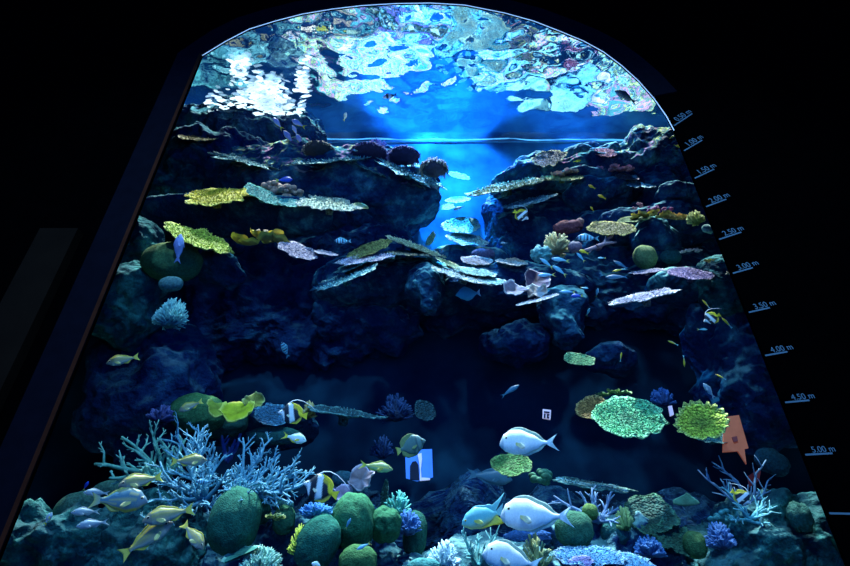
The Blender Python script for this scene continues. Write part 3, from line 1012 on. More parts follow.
mb = MB(); mb.box(-6.3, -6.2, YW + .04, 8.6, .5, 11.1); struct(mb.build('wall_left', M_ROCKD, smooth=False))
mb = MB(); mb.box(6.2, 6.3, YW + .04, 8.6, .5, 11.1); struct(mb.build('wall_right', M_ROCKD, smooth=False))
mb = MB(); mb.box(-6.3, 6.3, YW + .04, 8.6, .5, .6); struct(mb.build('trim_5', M_ROCKD, smooth=False))

mb = MB(); mb.box(-6.1, 6.1, 7.93, 8.1, ZS - .05, ZS - .035); struct(mb.build('trim_6', mat_plain('waterline_glint', (.05, .25, .5), .9), smooth=False))  # added strip imitates the bright line where water meets wall
# ------------------------------------------------------------------ depth marks painted on the wall beside the window
M_MARK = mat_plain('pale_blue_paint', (.10, .17, .22), .8, spec=0, emit=(.2, .5, .7), estr=.035)  # faint emission stands in for light spilling from the tank
def depth_mark(text, label, p0, p1, size, gap, shift):
    a, b = at(*p0, YW), at(*p1, YW)
    d = (b - a).normalized(); u = Vector((-d.z, 0, d.x))
    mb = MB()
    hw = .008
    for y in (-.006, 0):
        for p, k in ((a, -hw), (b, -hw), (b, hw), (a, hw)):
            mb.v.append(p + u * k + Vector((0, y - .002, 0))); mb.c.append((1, 1, 1))
    mb.f = [(3, 2, 1, 0), (4, 5, 6, 7), (0, 1, 5, 4), (1, 2, 6, 5), (2, 3, 7, 6), (3, 0, 4, 7)]
    o = mb.build('depth_mark', M_MARK, smooth=False)
    tag(o, label, 'depth mark', 'depth marks down the wall beside the window')
    if text:
        c = bpy.data.curves.new('lettering', 'FONT'); c.body = text; c.size = size; c.extrude = .002; c.align_x = 'LEFT'
        t = bpy.data.objects.new('tmp', c); COL.objects.link(t)
        bpy.context.view_layer.update()
        me = bpy.data.meshes.new_from_object(t.evaluated_get(bpy.context.evaluated_depsgraph_get()))
        bpy.data.objects.remove(t)
        me.materials.clear(); me.materials.append(M_MARK)
        to = bpy.data.objects.new('lettering', me); COL.objects.link(to)
        to.parent = o
        to.matrix_local = frame_matrix(a + d * shift + u * gap + Vector((0, -.008, 0)), d, u, d.cross(u))
    return o
MARKS = [('0.50 m', (674, 126), (692, 114)), ('1.00 m', (684, 151), (702, 140.5)), ('1.50 m', (694.6, 178.6), (714, 169.5)), ('2.00 m', (706, 207), (726, 199.5)),
         ('2.50 m', (719, 239.7), (741, 232.5)), ('3.00 m', (732.7, 273.6), (752.5, 268)), ('3.50 m', (748.7, 312.6), (769.5, 308)),
         ('4.00 m', (765, 355.8), (787, 352)), ('4.50 m', (785, 402.7), (809, 400.5)), ('5.00 m', (805, 455), (832, 453.5)), ('', (829, 513.5), (852, 514))]
for i, (tx, p0, p1) in enumerate(MARKS):
    lab = 'pale blue depth tick with the figures %s beside the window' % tx if tx else 'lowest pale blue depth tick, its figures out of the picture'
    s0 = mpp(*p0, YW)
    depth_mark(tx, lab, p0, p1, 8.8 * s0, 1.6 * s0, 8 * s0)
# ------------------------------------------------------------------ rocks
R = rock
G_L = 'reef rocks'
def RK(label, px, py, Y, hw, hh, deep, mat=None, name='reef_rock', **k):
    k.setdefault('seed', int(px + 2 * py) % 97)
    return rock(name, label, px, py, Y, hw, hh, deep, mat=mat or M_ROCK, group=G_L, **k)
# upper left
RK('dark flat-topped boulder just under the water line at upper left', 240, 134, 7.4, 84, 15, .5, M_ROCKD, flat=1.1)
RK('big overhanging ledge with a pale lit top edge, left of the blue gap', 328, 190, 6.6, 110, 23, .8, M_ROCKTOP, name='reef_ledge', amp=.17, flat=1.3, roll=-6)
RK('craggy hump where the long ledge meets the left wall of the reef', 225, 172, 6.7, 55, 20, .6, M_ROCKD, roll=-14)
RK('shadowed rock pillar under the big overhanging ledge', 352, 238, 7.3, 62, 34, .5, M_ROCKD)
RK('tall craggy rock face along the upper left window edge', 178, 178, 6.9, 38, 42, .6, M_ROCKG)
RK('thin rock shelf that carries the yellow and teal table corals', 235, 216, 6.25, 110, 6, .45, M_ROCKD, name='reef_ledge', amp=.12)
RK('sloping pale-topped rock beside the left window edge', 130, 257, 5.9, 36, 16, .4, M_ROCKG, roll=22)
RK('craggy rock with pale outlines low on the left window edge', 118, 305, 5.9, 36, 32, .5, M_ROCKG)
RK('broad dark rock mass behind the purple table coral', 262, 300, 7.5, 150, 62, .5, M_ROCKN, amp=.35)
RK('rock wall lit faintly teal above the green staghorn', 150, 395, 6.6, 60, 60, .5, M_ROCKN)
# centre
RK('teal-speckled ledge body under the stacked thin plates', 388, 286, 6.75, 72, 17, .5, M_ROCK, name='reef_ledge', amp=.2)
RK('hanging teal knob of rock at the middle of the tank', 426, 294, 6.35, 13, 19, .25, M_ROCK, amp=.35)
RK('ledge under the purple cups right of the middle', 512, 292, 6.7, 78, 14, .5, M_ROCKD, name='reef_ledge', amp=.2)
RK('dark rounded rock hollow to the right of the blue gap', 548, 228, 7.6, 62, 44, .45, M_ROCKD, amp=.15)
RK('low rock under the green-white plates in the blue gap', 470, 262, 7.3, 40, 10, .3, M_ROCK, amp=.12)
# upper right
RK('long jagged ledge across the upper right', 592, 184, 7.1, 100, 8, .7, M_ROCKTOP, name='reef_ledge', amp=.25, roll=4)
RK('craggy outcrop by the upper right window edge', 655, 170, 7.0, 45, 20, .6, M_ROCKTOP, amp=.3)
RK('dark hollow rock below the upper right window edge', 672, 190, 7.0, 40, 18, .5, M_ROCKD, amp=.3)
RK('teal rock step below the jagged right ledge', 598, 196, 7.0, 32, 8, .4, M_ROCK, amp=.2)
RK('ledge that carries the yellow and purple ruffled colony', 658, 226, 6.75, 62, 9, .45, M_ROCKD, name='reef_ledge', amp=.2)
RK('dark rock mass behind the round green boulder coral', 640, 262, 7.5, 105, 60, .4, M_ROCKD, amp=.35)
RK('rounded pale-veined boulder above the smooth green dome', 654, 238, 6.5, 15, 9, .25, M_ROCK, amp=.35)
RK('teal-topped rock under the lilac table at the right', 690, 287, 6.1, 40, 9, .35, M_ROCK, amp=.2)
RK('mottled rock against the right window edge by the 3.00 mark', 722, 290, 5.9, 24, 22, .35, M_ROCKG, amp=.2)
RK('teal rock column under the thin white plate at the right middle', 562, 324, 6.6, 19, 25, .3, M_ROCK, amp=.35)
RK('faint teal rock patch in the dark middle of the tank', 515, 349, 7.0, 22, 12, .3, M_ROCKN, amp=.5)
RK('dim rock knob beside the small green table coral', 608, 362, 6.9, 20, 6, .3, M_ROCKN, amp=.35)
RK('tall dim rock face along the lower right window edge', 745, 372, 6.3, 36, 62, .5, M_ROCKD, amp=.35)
RK('dark rock added at the back to stop the blue beams under the foot of the blue gap', 480, 300, 7.6, 130, 28, .6, M_ROCKD, amp=.2)  # added rock, keeps the blue beams off the lower back wall
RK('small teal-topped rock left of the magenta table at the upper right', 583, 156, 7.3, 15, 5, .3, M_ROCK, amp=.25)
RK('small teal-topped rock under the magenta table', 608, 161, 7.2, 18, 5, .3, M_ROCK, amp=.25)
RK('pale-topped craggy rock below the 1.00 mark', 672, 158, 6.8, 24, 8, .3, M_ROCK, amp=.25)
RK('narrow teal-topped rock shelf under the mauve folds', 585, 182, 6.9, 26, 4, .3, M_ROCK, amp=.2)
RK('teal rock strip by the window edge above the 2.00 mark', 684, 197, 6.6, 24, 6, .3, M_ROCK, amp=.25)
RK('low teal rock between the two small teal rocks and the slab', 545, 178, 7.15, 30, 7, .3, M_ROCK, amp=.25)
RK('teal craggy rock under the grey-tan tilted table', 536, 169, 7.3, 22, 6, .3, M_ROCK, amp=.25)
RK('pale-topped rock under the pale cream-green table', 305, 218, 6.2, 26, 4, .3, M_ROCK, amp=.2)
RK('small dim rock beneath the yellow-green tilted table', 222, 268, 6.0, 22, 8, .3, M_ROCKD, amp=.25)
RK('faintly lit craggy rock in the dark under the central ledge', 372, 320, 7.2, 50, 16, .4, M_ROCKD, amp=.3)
# the bottom
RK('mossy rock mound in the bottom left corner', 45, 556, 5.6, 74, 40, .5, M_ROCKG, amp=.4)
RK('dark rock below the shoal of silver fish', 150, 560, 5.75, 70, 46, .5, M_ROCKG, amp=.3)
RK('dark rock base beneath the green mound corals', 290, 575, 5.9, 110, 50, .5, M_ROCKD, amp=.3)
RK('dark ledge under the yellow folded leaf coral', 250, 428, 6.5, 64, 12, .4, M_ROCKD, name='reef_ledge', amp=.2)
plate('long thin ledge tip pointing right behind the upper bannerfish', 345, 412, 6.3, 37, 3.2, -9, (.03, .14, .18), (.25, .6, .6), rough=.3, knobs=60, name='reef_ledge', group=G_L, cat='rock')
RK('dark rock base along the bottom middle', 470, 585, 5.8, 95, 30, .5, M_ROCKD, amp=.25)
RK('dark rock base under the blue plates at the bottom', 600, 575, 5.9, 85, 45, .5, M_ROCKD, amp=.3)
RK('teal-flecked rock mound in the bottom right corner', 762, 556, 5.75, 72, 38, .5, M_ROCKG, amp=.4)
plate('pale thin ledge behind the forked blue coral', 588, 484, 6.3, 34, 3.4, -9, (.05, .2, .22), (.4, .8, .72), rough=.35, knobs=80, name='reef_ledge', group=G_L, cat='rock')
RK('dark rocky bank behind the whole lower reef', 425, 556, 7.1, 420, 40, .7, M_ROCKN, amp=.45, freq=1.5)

# ------------------------------------------------------------------ corals, upper left
TAB = 'table corals'
plate('small tan table coral on the upper left wall', 200, 137, 6.5, 20.5, 3.6, 0, (.45, .36, .12), (.7, .55, .25), rough=.05, group=TAB)
plate('bright yellow table coral at the upper left', 216, 196, 5.95, 32, 7.5, 3, (.75, .60, .02), (.92, .82, .12), rough=.3, lobes=9, group=TAB)
plate('teal table coral beside the bright yellow one', 264, 195, 5.97, 21, 6.0, -24, (.08, .42, .36), (.2, .75, .6), rough=.2, group=TAB)
plate('small turquoise table coral under the pink knobbly coral', 291, 203, 6.0, 12, 4, -4, (.08, .45, .42), (.25, .8, .7), rough=.3, group=TAB)
plate('pale cream-green table coral with a ragged rim', 330, 204, 6.0, 28, 6.3, -6, (.50, .62, .42), (.80, .88, .75), rough=.4, lobes=12, group=TAB)
plate('small olive table coral at the right end of the pale one', 361, 206, 6.1, 8, 2.6, -12, (.30, .35, .12), (.5, .6, .25), knobs=90, group=TAB)
plate('tilted yellow-green table coral behind the lavender fish', 197, 238, 5.6, 36, 9.5, -19, (.45, .55, .04), (.78, .82, .14), rough=.22, lobes=8, group=TAB)
plate('purple-grey pitted table coral at the left', 297, 251, 5.6, 21, 7.0, -19, (.30, .25, .36), (.58, .50, .62), rough=.14, group=TAB)
plate('narrow mauve table coral right of the purple-grey one', 326, 253, 5.75, 12, 2.2, -10, (.38, .33, .44), (.6, .52, .6), knobs=100, group=TAB)
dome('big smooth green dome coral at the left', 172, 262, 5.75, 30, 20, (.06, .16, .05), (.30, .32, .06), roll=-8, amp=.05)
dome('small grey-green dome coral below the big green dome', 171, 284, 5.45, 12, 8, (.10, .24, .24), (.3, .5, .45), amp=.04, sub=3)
bush('sparkling turquoise tuft of coral below the grey dome', 172, 313, 5.45, 17, 17, (.02, .16, .22), (.30, .66, .62), nb=150, r=.008, seed=4, forks=3)
rg = random.Random(3)
def knobby(label, px, py, Y, hw, hh, col, tip, n=22, seed=1, name='knob_coral', group=None):
    """a lump of rounded knobs grown together"""
    rg = random.Random(seed)
    s = mpp(px, py, Y)
    mb = MB(); vs, fs = ico(2)
    for i in range(n):
        t = rg.random() * 6.283; q = math.sqrt(rg.random())
        c = Vector((math.cos(t) * q * hw * s, rg.uniform(-.5, .5) * hh * s, math.sin(t) * q * hh * s * .8 - abs(math.cos(t)) * hh * s * .2))
        r = min(hw, hh) * s * rg.uniform(.28, .52)
        b = len(mb.v)
        for v in vs:
            k = 1 + .25 * noise.noise(v * 2.2 + Vector((i, seed, 0)))
            mb.v.append(c + Vector((v.x * r * 1.15, v.y * r, v.z * r * .9)) * k)
            mb.c.append(mix(col, tip, max(0, v.z) * .9 + .2 * rg.random()))
        mb.f += [tuple(b + k for k in f) for f in fs]
    o = mb.build(name, M_BRANCH); o.location = at(px, py, Y)
    return tag(o, label, 'coral', group)
knobby('pink-tan knobbly coral behind the teal table', 274, 188, 6.2, 16, 8, (.40, .24, .18), (.75, .55, .42), 26, 2)
knobby('pink-tan knobbly coral nearest the blue tang', 293, 192, 6.15, 10, 6, (.42, .25, .18), (.75, .55, .42), 14, 5)
frill('yellow-lipped ruffled coral left of the purple table', 261, 239, 5.7, 31, 9, (.42, .30, .08), (.95, .78, .12), n=6, seed=5, size=.85)
knobby('small tan knob in the middle of the yellow-lipped ruffle', 262, 232, 5.8, 6, 4, (.40, .28, .16), (.7, .55, .35), 8, 9)
# lit-edge sheets and ledge-top corals of the big overhang
CR = 'pale sheets of painted light along the edge of the big ledge'  # thin pale sheets added to paint in the sunlit ledge edge
plate('pale turquoise ragged sheet of painted light at the left end of the big ledge edge', 248, 161, 6.4, 32, 3.6, -12, (.08, .30, .30), (.50, .85, .78), rough=.5, lobes=16, name='toplight_sheet', group=CR, thick=.02, knobs=300)
plate('pale turquoise ragged sheet of painted light in the middle of the big ledge edge', 335, 159, 6.4, 42, 3.4, 4, (.08, .30, .30), (.50, .85, .78), rough=.5, lobes=16, name='toplight_sheet', group=CR, thick=.02, knobs=300)
plate('pale turquoise ragged sheet of painted light on the slope at the right end of the big ledge', 408, 173, 6.4, 38, 4.2, -24, (.08, .30, .30), (.50, .85, .78), rough=.5, lobes=16, name='toplight_sheet', group=CR, thick=.02, knobs=300)
plate('small pale sheet of painted light on the face of the big ledge below its edge', 372, 170, 6.42, 17, 2, -22, (.06, .24, .26), (.35, .7, .65), rough=.5, lobes=14, name='toplight_sheet', group=CR, thick=.02, knobs=100)
CUSH = 'cushion corals on the big ledge'
def cushion(label, px, py, Y, hw, hh, col, tip, seed):
    return bush(label, px, py, Y, hw, hh, col, tip, nb=300, r=.011, seed=seed, forks=0, up=.3, core=.88, name='cushion_coral', group=CUSH)
cushion('tan-rimmed cushion coral on the ledge nearest the five fish', 319, 150, 6.3, 17, 5, (.16, .12, .12), (.55, .42, .25), 1)
cushion('long dark purple cushion coral along the ledge', 369, 153, 6.3, 20, 5, (.07, .05, .14), (.35, .22, .42), 2)
cushion('dark purple oval cushion coral on the ledge', 404, 155, 6.35, 17, 6.5, (.07, .05, .14), (.32, .22, .42), 3)
cushion('round tan-fringed cushion coral at the ledge end', 434, 167, 6.45, 15, 10, (.13, .10, .14), (.60, .42, .25), 4)
bush('fine purple sprigs on the ledge above the long cushion', 376, 147, 6.5, 14, 6, (.1, .08, .25), (.35, .3, .6), nb=40, r=.008, seed=9)
# ------------------------------------------------------------------ centre plates
plate('olive leaning plate at the left of the central stack', 370, 249, 6.3, 25, 5.5, 20, (.24, .28, .09), (.55, .58, .2), rough=.12, group=TAB, thick=.03)
plate('lilac-white knobbly plate low in the central stack', 366, 259, 6.05, 29, 4.6, 9, (.45, .42, .60), (.82, .82, .92), rough=.25, group=TAB)
plate('long pale green blade sloping down right over the central stack', 416, 247, 6.5, 31, 2.4, -20, (.42, .52, .28), (.75, .85, .6), rough=.15, group=TAB, thick=.03)
plate('tan thin plate in the middle of the central stack', 409, 253.5, 6.35, 25, 2.3, -4, (.45, .38, .24), (.78, .68, .45), rough=.2, group=TAB, thick=.03)
plate('turquoise long plate lowest at the left of the central stack', 345, 278, 5.95, 35, 4.5, 22, (.10, .42, .46), (.55, .85, .80), rough=.35, group=TAB, thick=.03)
plate('second turquoise strip in the central stack, under the lilac plate', 352, 266, 6.1, 22, 2.6, 22, (.10, .38, .40), (.35, .70, .65), rough=.3, group=TAB, thick=.03)
plate('yellow-green thin plate right of the central stack', 450, 264, 6.4, 18, 2.0, -24, (.45, .52, .22), (.8, .85, .5), rough=.15, group=TAB, thick=.03)
plate('bright white blade right of the central stack', 464, 277, 6.1, 33, 2.8, -15, (.62, .72, .66), (.95, .98, .9), rough=.12, group=TAB, thick=.03)
plate('pale green plate above the white blade', 475, 272, 6.3, 21, 3.4, -8, (.35, .60, .46), (.7, .9, .75), rough=.25, group=TAB, thick=.03)
plate('pale turquoise plate at the right end of the white blade', 490, 281, 6.15, 17, 3.6, -6, (.28, .58, .56), (.65, .9, .85), rough=.25, group=TAB, thick=.03)
plate('tan knobbly plate by the foot of the blue gap', 477, 261, 6.65, 16, 4.5, -3, (.30, .24, .24), (.62, .5, .42), rough=.2, group=TAB)
dome('dark mauve dome coral above the tan plate at the foot of the gap', 483, 255, 6.9, 12, 7, (.09, .07, .16), (.25, .18, .3), amp=.1, sub=3)
plate('tan flat plate with a ragged rim right of the blue gap', 512, 262, 6.55, 17, 3.2, -5, (.36, .30, .26), (.72, .62, .5), rough=.25, group=TAB)
ruffle('mauve cup coral with a pale lip, the upper of the cup cluster', 536, 281, 6.3, 14, 9, (.10, .06, .11), (.42, .34, .36), waves=2, amp=.2, seed=3, hang=.4, roll=-20)
ruffle('cream folded cup coral at the lower right of the cup cluster', 537, 292, 6.1, 11, 6, (.26, .2, .18), (.65, .58, .48), waves=3, amp=.3, seed=8, hang=.3, roll=20)
ruffle('grey-white cup coral at the left of the cup cluster', 515, 290, 6.15, 12, 6, (.15, .13, .19), (.6, .6, .64), waves=2, amp=.25, seed=12, hang=.4, roll=-10)
plate('thin white blade rising right below the cup cluster', 538, 299.5, 5.95, 22, 1.6, 15, (.6, .6, .66), (.92, .9, .95), rough=.15, group=TAB, thick=.03, knobs=120)
# plates in the blue gap
GAP = 'pale plates in the blue gap'
plate('broad pale turquoise plate in the blue gap', 461, 226, 7.2, 19, 8, 2, (.30, .75, .62), (.6, .95, .85), rough=.15, group=GAP, thick=.03)
plate('lower pale turquoise plate in the blue gap, with a white streak', 466, 240, 7.1, 19, 6, -10, (.36, .78, .70), (.8, 1, .95), rough=.2, group=GAP, thick=.03)
plate('upright pale green leaf at the left of the blue gap', 431, 239, 7.0, 8, 3.6, 62, (.30, .65, .40), (.7, .9, .65), rough=.15, group=GAP, thick=.03, knobs=60)
plate('small turquoise plate high at the left of the blue gap', 447, 207, 6.9, 8, 3, 4, (.2, .6, .62), (.35, .8, .8), rough=.1, group=GAP, thick=.03, knobs=60)
plate('pale plate tip at the top of the blue gap', 458, 200, 7.35, 13, 2.8, 4, (.35, .75, .72), (.6, .95, .9), rough=.12, group=GAP, thick=.03, knobs=60)
plate('small turquoise plate under the ledge end', 459, 176, 7.5, 12, 3, -14, (.15, .5, .6), (.3, .75, .8), rough=.12, group=GAP, thick=.03, knobs=60)
# ------------------------------------------------------------------ upper right
plate('long yellow-edged slab coral sloping up right over the hollow', 505, 187, 6.9, 42, 3.2, 12, (.25, .30, .16), (.80, .78, .40), rough=.15, group=TAB, thick=.03)
plate('pale turquoise slab coral below the yellow-edged slab', 529, 202, 6.75, 27, 3.2, 14, (.22, .50, .52), (.65, .88, .88), rough=.25, group=TAB, thick=.03)
plate('grey-tan tilted table coral standing highest at the right', 549, 158.5, 6.75, 16, 7.5, 8, (.24, .22, .24), (.62, .58, .25), rough=.35, lobes=10, group=TAB)
plate('yellow-green curved plate under the pink folds', 562, 178, 6.9, 22, 3.2, 2, (.50, .55, .15), (.80, .82, .4), rough=.2, group=TAB, thick=.03)
frill('pink-grey folded coral on the yellow-green plate', 563, 172, 6.85, 15, 6, (.36, .26, .30), (.75, .62, .52), n=6, seed=2, size=.6)
frill('mauve folded coral in the middle of the right ledge', 593, 169, 6.9, 15, 5, (.30, .12, .24), (.62, .36, .50), n=9, seed=6, size=.6)
frill('dark pink folded coral at the right of the mauve one', 620, 169, 6.85, 13, 6, (.30, .12, .20), (.62, .38, .45), n=8, seed=7, size=.55)
plate('brown-pink low plate under the dark pink folds', 627, 177, 6.9, 12, 2.6, -8, (.30, .2, .22), (.55, .42, .38), group=TAB, knobs=120)
plate('magenta small table coral by the blue wall at the upper right', 605.5, 153, 6.9, 12, 3.6, -6, (.38, .09, .16), (.52, .18, .25), rough=.1, group=TAB)
plate('white-topped thin slab at the right of the upper ledge', 638, 185, 6.85, 13, 2.6, -6, (.35, .6, .6), (.8, .95, .9), rough=.3, group=TAB, thick=.03, knobs=80)
frill('yellow frilled coral on the right ledge', 650, 214, 6.3, 22, 7, (.50, .40, .10), (.92, .76, .2), n=11, seed=11)
frill('orange-tan frilled coral at the right of the yellow frills', 676, 216, 6.3, 14, 6, (.5, .30, .10), (.9, .65, .25), n=8, seed=13)
knobby('purple knobbly coral behind the yellow frills', 654, 209, 6.5, 7, 4.5, (.20, .05, .20), (.52, .2, .42), 12, 4)
knobby('magenta knobbly coral right of the purple one', 667, 210, 6.5, 6, 4, (.22, .05, .16), (.58, .22, .4), 10, 6)
knobby('small pink knobbly coral at the left end of the right ledge', 637, 206, 6.5, 8, 3, (.3, .12, .18), (.62, .38, .4), 10, 8)
plate('olive blade at the left of the yellow frilled coral', 634, 219, 6.4, 16, 3, 8, (.22, .3, .1), (.5, .55, .2), rough=.2, group=TAB, thick=.03, knobs=80)
bush('olive green tuft coral by the 2.50 mark', 695, 218, 6.1, 9, 8, (.20, .25, .05), (.58, .6, .2), nb=80, r=.012, seed=21)
dome('pale veined small dome against the right window edge', 708, 229, 5.75, 6, 4.5, (.2, .4, .35), (.6, .75, .6), roll=-30, sub=3)
plate('tan table coral with a bright yellow rim, at the right', 611, 229, 6.15, 24, 7, -4, (.35, .27, .12), (.82, .70, .22), rough=.12, group=TAB)
staghorn('pink twisted branches under the yellow-rimmed table', (598, 248, 6.1), [(612, 236, 6.1), (603, 243, 6.1), (585, 250, 6.1), (616, 242, 6.1)], .035, (.32, .2, .25), (.7, .5, .5), subs=2, sublen=.4, seed=5, depth=1)
bush('yellow-brown finger coral fanning up at the right of the hollow', 556, 243, 6.2, 15, 13, (.22, .16, .08), (.68, .55, .25), nb=46, r=.022, seed=31, up=.3)
dome('red-brown rounded coral behind the finger coral', 568, 227, 6.5, 15, 7, (.24, .05, .06), (.52, .18, .15), roll=8, amp=.15)
dome('small pale red knob right of the red-brown coral', 580, 222, 6.5, 4, 4.5, (.4, .15, .12), (.7, .4, .3), roll=-20, sub=3)
dome('turquoise honeycomb boulder coral below the finger coral', 541, 254, 6.05, 9.5, 8, (.14, .46, .46), (.5, .82, .75), amp=.35)
dome('mauve lump coral with a cream top right of the finger coral', 575, 247, 6.1, 7, 6, (.25, .15, .22), (.6, .45, .42), amp=.15, sub=3)
dome('round olive-green boulder coral at the right', 645, 257, 6.3, 11.5, 12.5, (.12, .19, .06), (.38, .45, .15), amp=.04)
dome('dim teal boulder coral right of the round green one', 671, 256, 6.7, 10, 8, (.05, .2, .2), (.2, .42, .34), amp=.05)
plate('lilac thin plate with a wavy top below the green boulder', 647, 271.5, 5.95, 18, 1.8, 8, (.42, .34, .52), (.7, .62, .75), rough=.2, group=TAB, thick=.03, knobs=100)
plate('purple lilac table coral at the right window edge', 691, 274, 5.7, 22, 5.4, -7, (.34, .22, .46), (.58, .45, .68), rough=.08, group=TAB)
plate('white-lilac ragged plate under the orange-eyed fish', 645, 296, 5.6, 30, 4, 13, (.55, .50, .66), (.88, .85, .92), rough=.3, lobes=11, group=TAB)
frill('thin pinkish ruffle above the lilac table', 692, 250, 6.0, 13, 4, (.14, .18, .22), (.58, .48, .55), n=7, seed=17, size=.5)
frill('small yellow frill by the right window edge', 709, 260, 5.65, 6, 2.6, (.4, .4, .08), (.75, .72, .2), n=5, seed=18, size=.6)
knobby('cream knob at the window edge by the 3.00 mark', 728, 273, 5.5, 4, 2.4, (.4, .35, .25), (.8, .75, .55), 6, 14)
# ------------------------------------------------------------------ middle right
plate('small green table coral alone in the dark right middle', 579, 359.5, 6.0, 16, 6.2, -8, (.14, .42, .18), (.45, .72, .35), rough=.12, group=TAB)
plate('large round bright green table coral at the right', 627.5, 418, 5.6, 35, 20, -5, (.10, .50, .22), (.35, .9, .45), mid=(.04, .22, .12), rough=.08, lobes=14, knobs=1000, group=TAB, cup=.10, kh=.03)
plate('brown table coral behind the large green one', 592, 408, 5.9, 17, 11, 12, (.34, .20, .06), (.58, .42, .15), rough=.12, knobs=320, group=TAB)
frill('olive frilled coral above the large green table', 614, 393, 5.95, 18, 6, (.10, .22, .06), (.36, .5, .18), n=9, seed=19)
plate('bright yellow-green flower-shaped coral near the right edge', 702, 422, 5.5, 25, 19, 0, (.62, .82, .08), (.85, 1.0, .25), mid=(.22, .34, .05), rough=.10, petals=20, knobs=0, group=TAB, cup=.16)
bush('indigo bush coral behind the large green table', 662, 397, 6.2, 12, 10, (.015, .04, .14), (.04, .12, .34), nb=60, r=.02, seed=40)
plate('teal hanging plate under the yellow-green flower coral', 712, 437, 5.9, 19, 6, -8, (.06, .26, .28), (.2, .5, .5), rough=.1, group=TAB)
plate('green round table coral under the uppermost white fish', 511, 465, 5.9, 21, 10.5, 0, (.08, .28, .08), (.3, .55, .18), rough=.1, knobs=420, group=TAB)
knobby('dark green lumpy coral right of the green round table', 541, 474, 6.0, 11, 9, (.03, .14, .08), (.10, .30, .18), 18, 11)
# ------------------------------------------------------------------ lower left
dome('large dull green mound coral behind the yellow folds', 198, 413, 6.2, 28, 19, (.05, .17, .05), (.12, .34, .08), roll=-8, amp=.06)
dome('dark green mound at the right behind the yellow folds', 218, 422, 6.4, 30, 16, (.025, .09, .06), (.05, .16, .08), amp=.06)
ruffle('yellow-green folded leaf coral, wide fold at the left', 218, 409, 5.85, 12, 8, (.28, .38, .04), (.75, .8, .2), waves=2, amp=.3, seed=4, hang=.35, roll=-15, tilt=.6)
ruffle('bright yellow scooped leaf coral at the middle', 238, 413, 5.75, 17, 9, (.50, .56, .02), (.82, .85, .15), waves=2, amp=.22, seed=7, hang=.5, roll=12, tilt=.5)
ruffle('tall olive-yellow leaf coral at the right of the folds', 254, 402, 5.8, 10, 10, (.32, .34, .06), (.65, .68, .25), waves=3, amp=.3, seed=14, hang=.4, roll=30, tilt=.8)
plate('blue pitted table coral behind the upper bannerfish', 271, 415, 6.05, 17, 11, 0, (.05, .22, .40), (.15, .45, .65), rough=.2, knobs=340, group=TAB)
bush('tan finger tuft right of the upper bannerfish', 308, 410, 6.2, 9, 9, (.25, .18, .05), (.62, .5, .2), nb=46, r=.014, seed=50)
dome('dark green boulder under the blue pitted table', 273, 436, 6.1, 27, 9, (.02, .10, .09), (.05, .2, .14), amp=.08)
bush('indigo bush coral left of the green mound', 162, 414, 6.1, 14, 9, (.03, .03, .12), (.08, .1, .28), nb=60, r=.018, seed=52)
staghorn('green branching staghorn coral at the left', (168, 478, 5.75), [(122, 437, 5.65), (95, 464, 5.55), (110, 478, 5.5), (135, 450, 5.6), (150, 428, 5.7), (160, 440, 5.6), (185, 440, 5.8), (140, 470, 5.4), (180, 460, 5.5)], .031, (.05, .26, .20), (.35, .72, .55), subs=6, sublen=.36, seed=3, depth=2)
staghorn('big blue branching staghorn coral, its left half', (205, 500, 5.6), [(178, 428, 5.7), (165, 450, 5.6), (190, 440, 5.65), (198, 425, 5.75), (204, 432, 5.7), (215, 447, 5.6), (160, 480, 5.5), (150, 500, 5.45), (175, 480, 5.3), (200, 470, 5.3), (228, 470, 5.4), (225, 455, 5.6), (145, 525, 5.4), (180, 512, 5.3), (215, 510, 5.25), (160, 462, 5.4), (185, 462, 5.35)], .023, (.03, .17, .28), (.32, .70, .82), subs=9, sublen=.34, seed=11, depth=2)
staghorn('big blue branching staghorn coral, its right half', (236, 496, 5.6), [(243, 438, 5.7), (262, 452, 5.65), (280, 455, 5.6), (272, 438, 5.75), (300, 462, 5.55), (302, 470, 5.5), (255, 470, 5.4), (285, 480, 5.4), (268, 488, 5.35), (240, 465, 5.4), (298, 486, 5.5), (278, 500, 5.4), (250, 500, 5.2), (312, 480, 5.4), (290, 497, 5.3), (215, 478, 5.3), (262, 478, 5.3), (225, 490, 5.2)], .023, (.03, .18, .30), (.34, .72, .84), subs=9, sublen=.34, seed=23, depth=2)
staghorn('indigo forked branch standing behind the blue staghorn', (228, 462, 6.1), [(222, 436, 6.1), (235, 440, 6.1), (240, 434, 6.1)], .03, (.03, .05, .2), (.06, .12, .4), subs=3, seed=29, depth=1)
dome('dim green dome coral at the left behind the small silver fish', 76, 508, 5.7, 20, 15, (.06, .16, .12), (.14, .3, .2), roll=20, amp=.05)
dome('dim green dome coral behind the blue-grey bream', 112, 490, 5.9, 18, 9, (.06, .16, .12), (.14, .32, .22), amp=.05)
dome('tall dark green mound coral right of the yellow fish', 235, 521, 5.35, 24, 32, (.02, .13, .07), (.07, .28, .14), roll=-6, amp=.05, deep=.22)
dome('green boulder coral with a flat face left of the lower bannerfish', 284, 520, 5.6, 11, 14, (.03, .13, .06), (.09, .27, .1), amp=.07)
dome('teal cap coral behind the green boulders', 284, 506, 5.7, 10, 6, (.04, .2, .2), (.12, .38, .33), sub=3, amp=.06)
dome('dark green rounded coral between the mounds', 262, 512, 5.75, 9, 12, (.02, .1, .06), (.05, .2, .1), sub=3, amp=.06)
frill('yellowish lacy coral bits between the green mounds', 275, 516, 5.35, 10, 7, (.25, .35, .08), (.68, .75, .35), n=12, seed=24, size=.3)
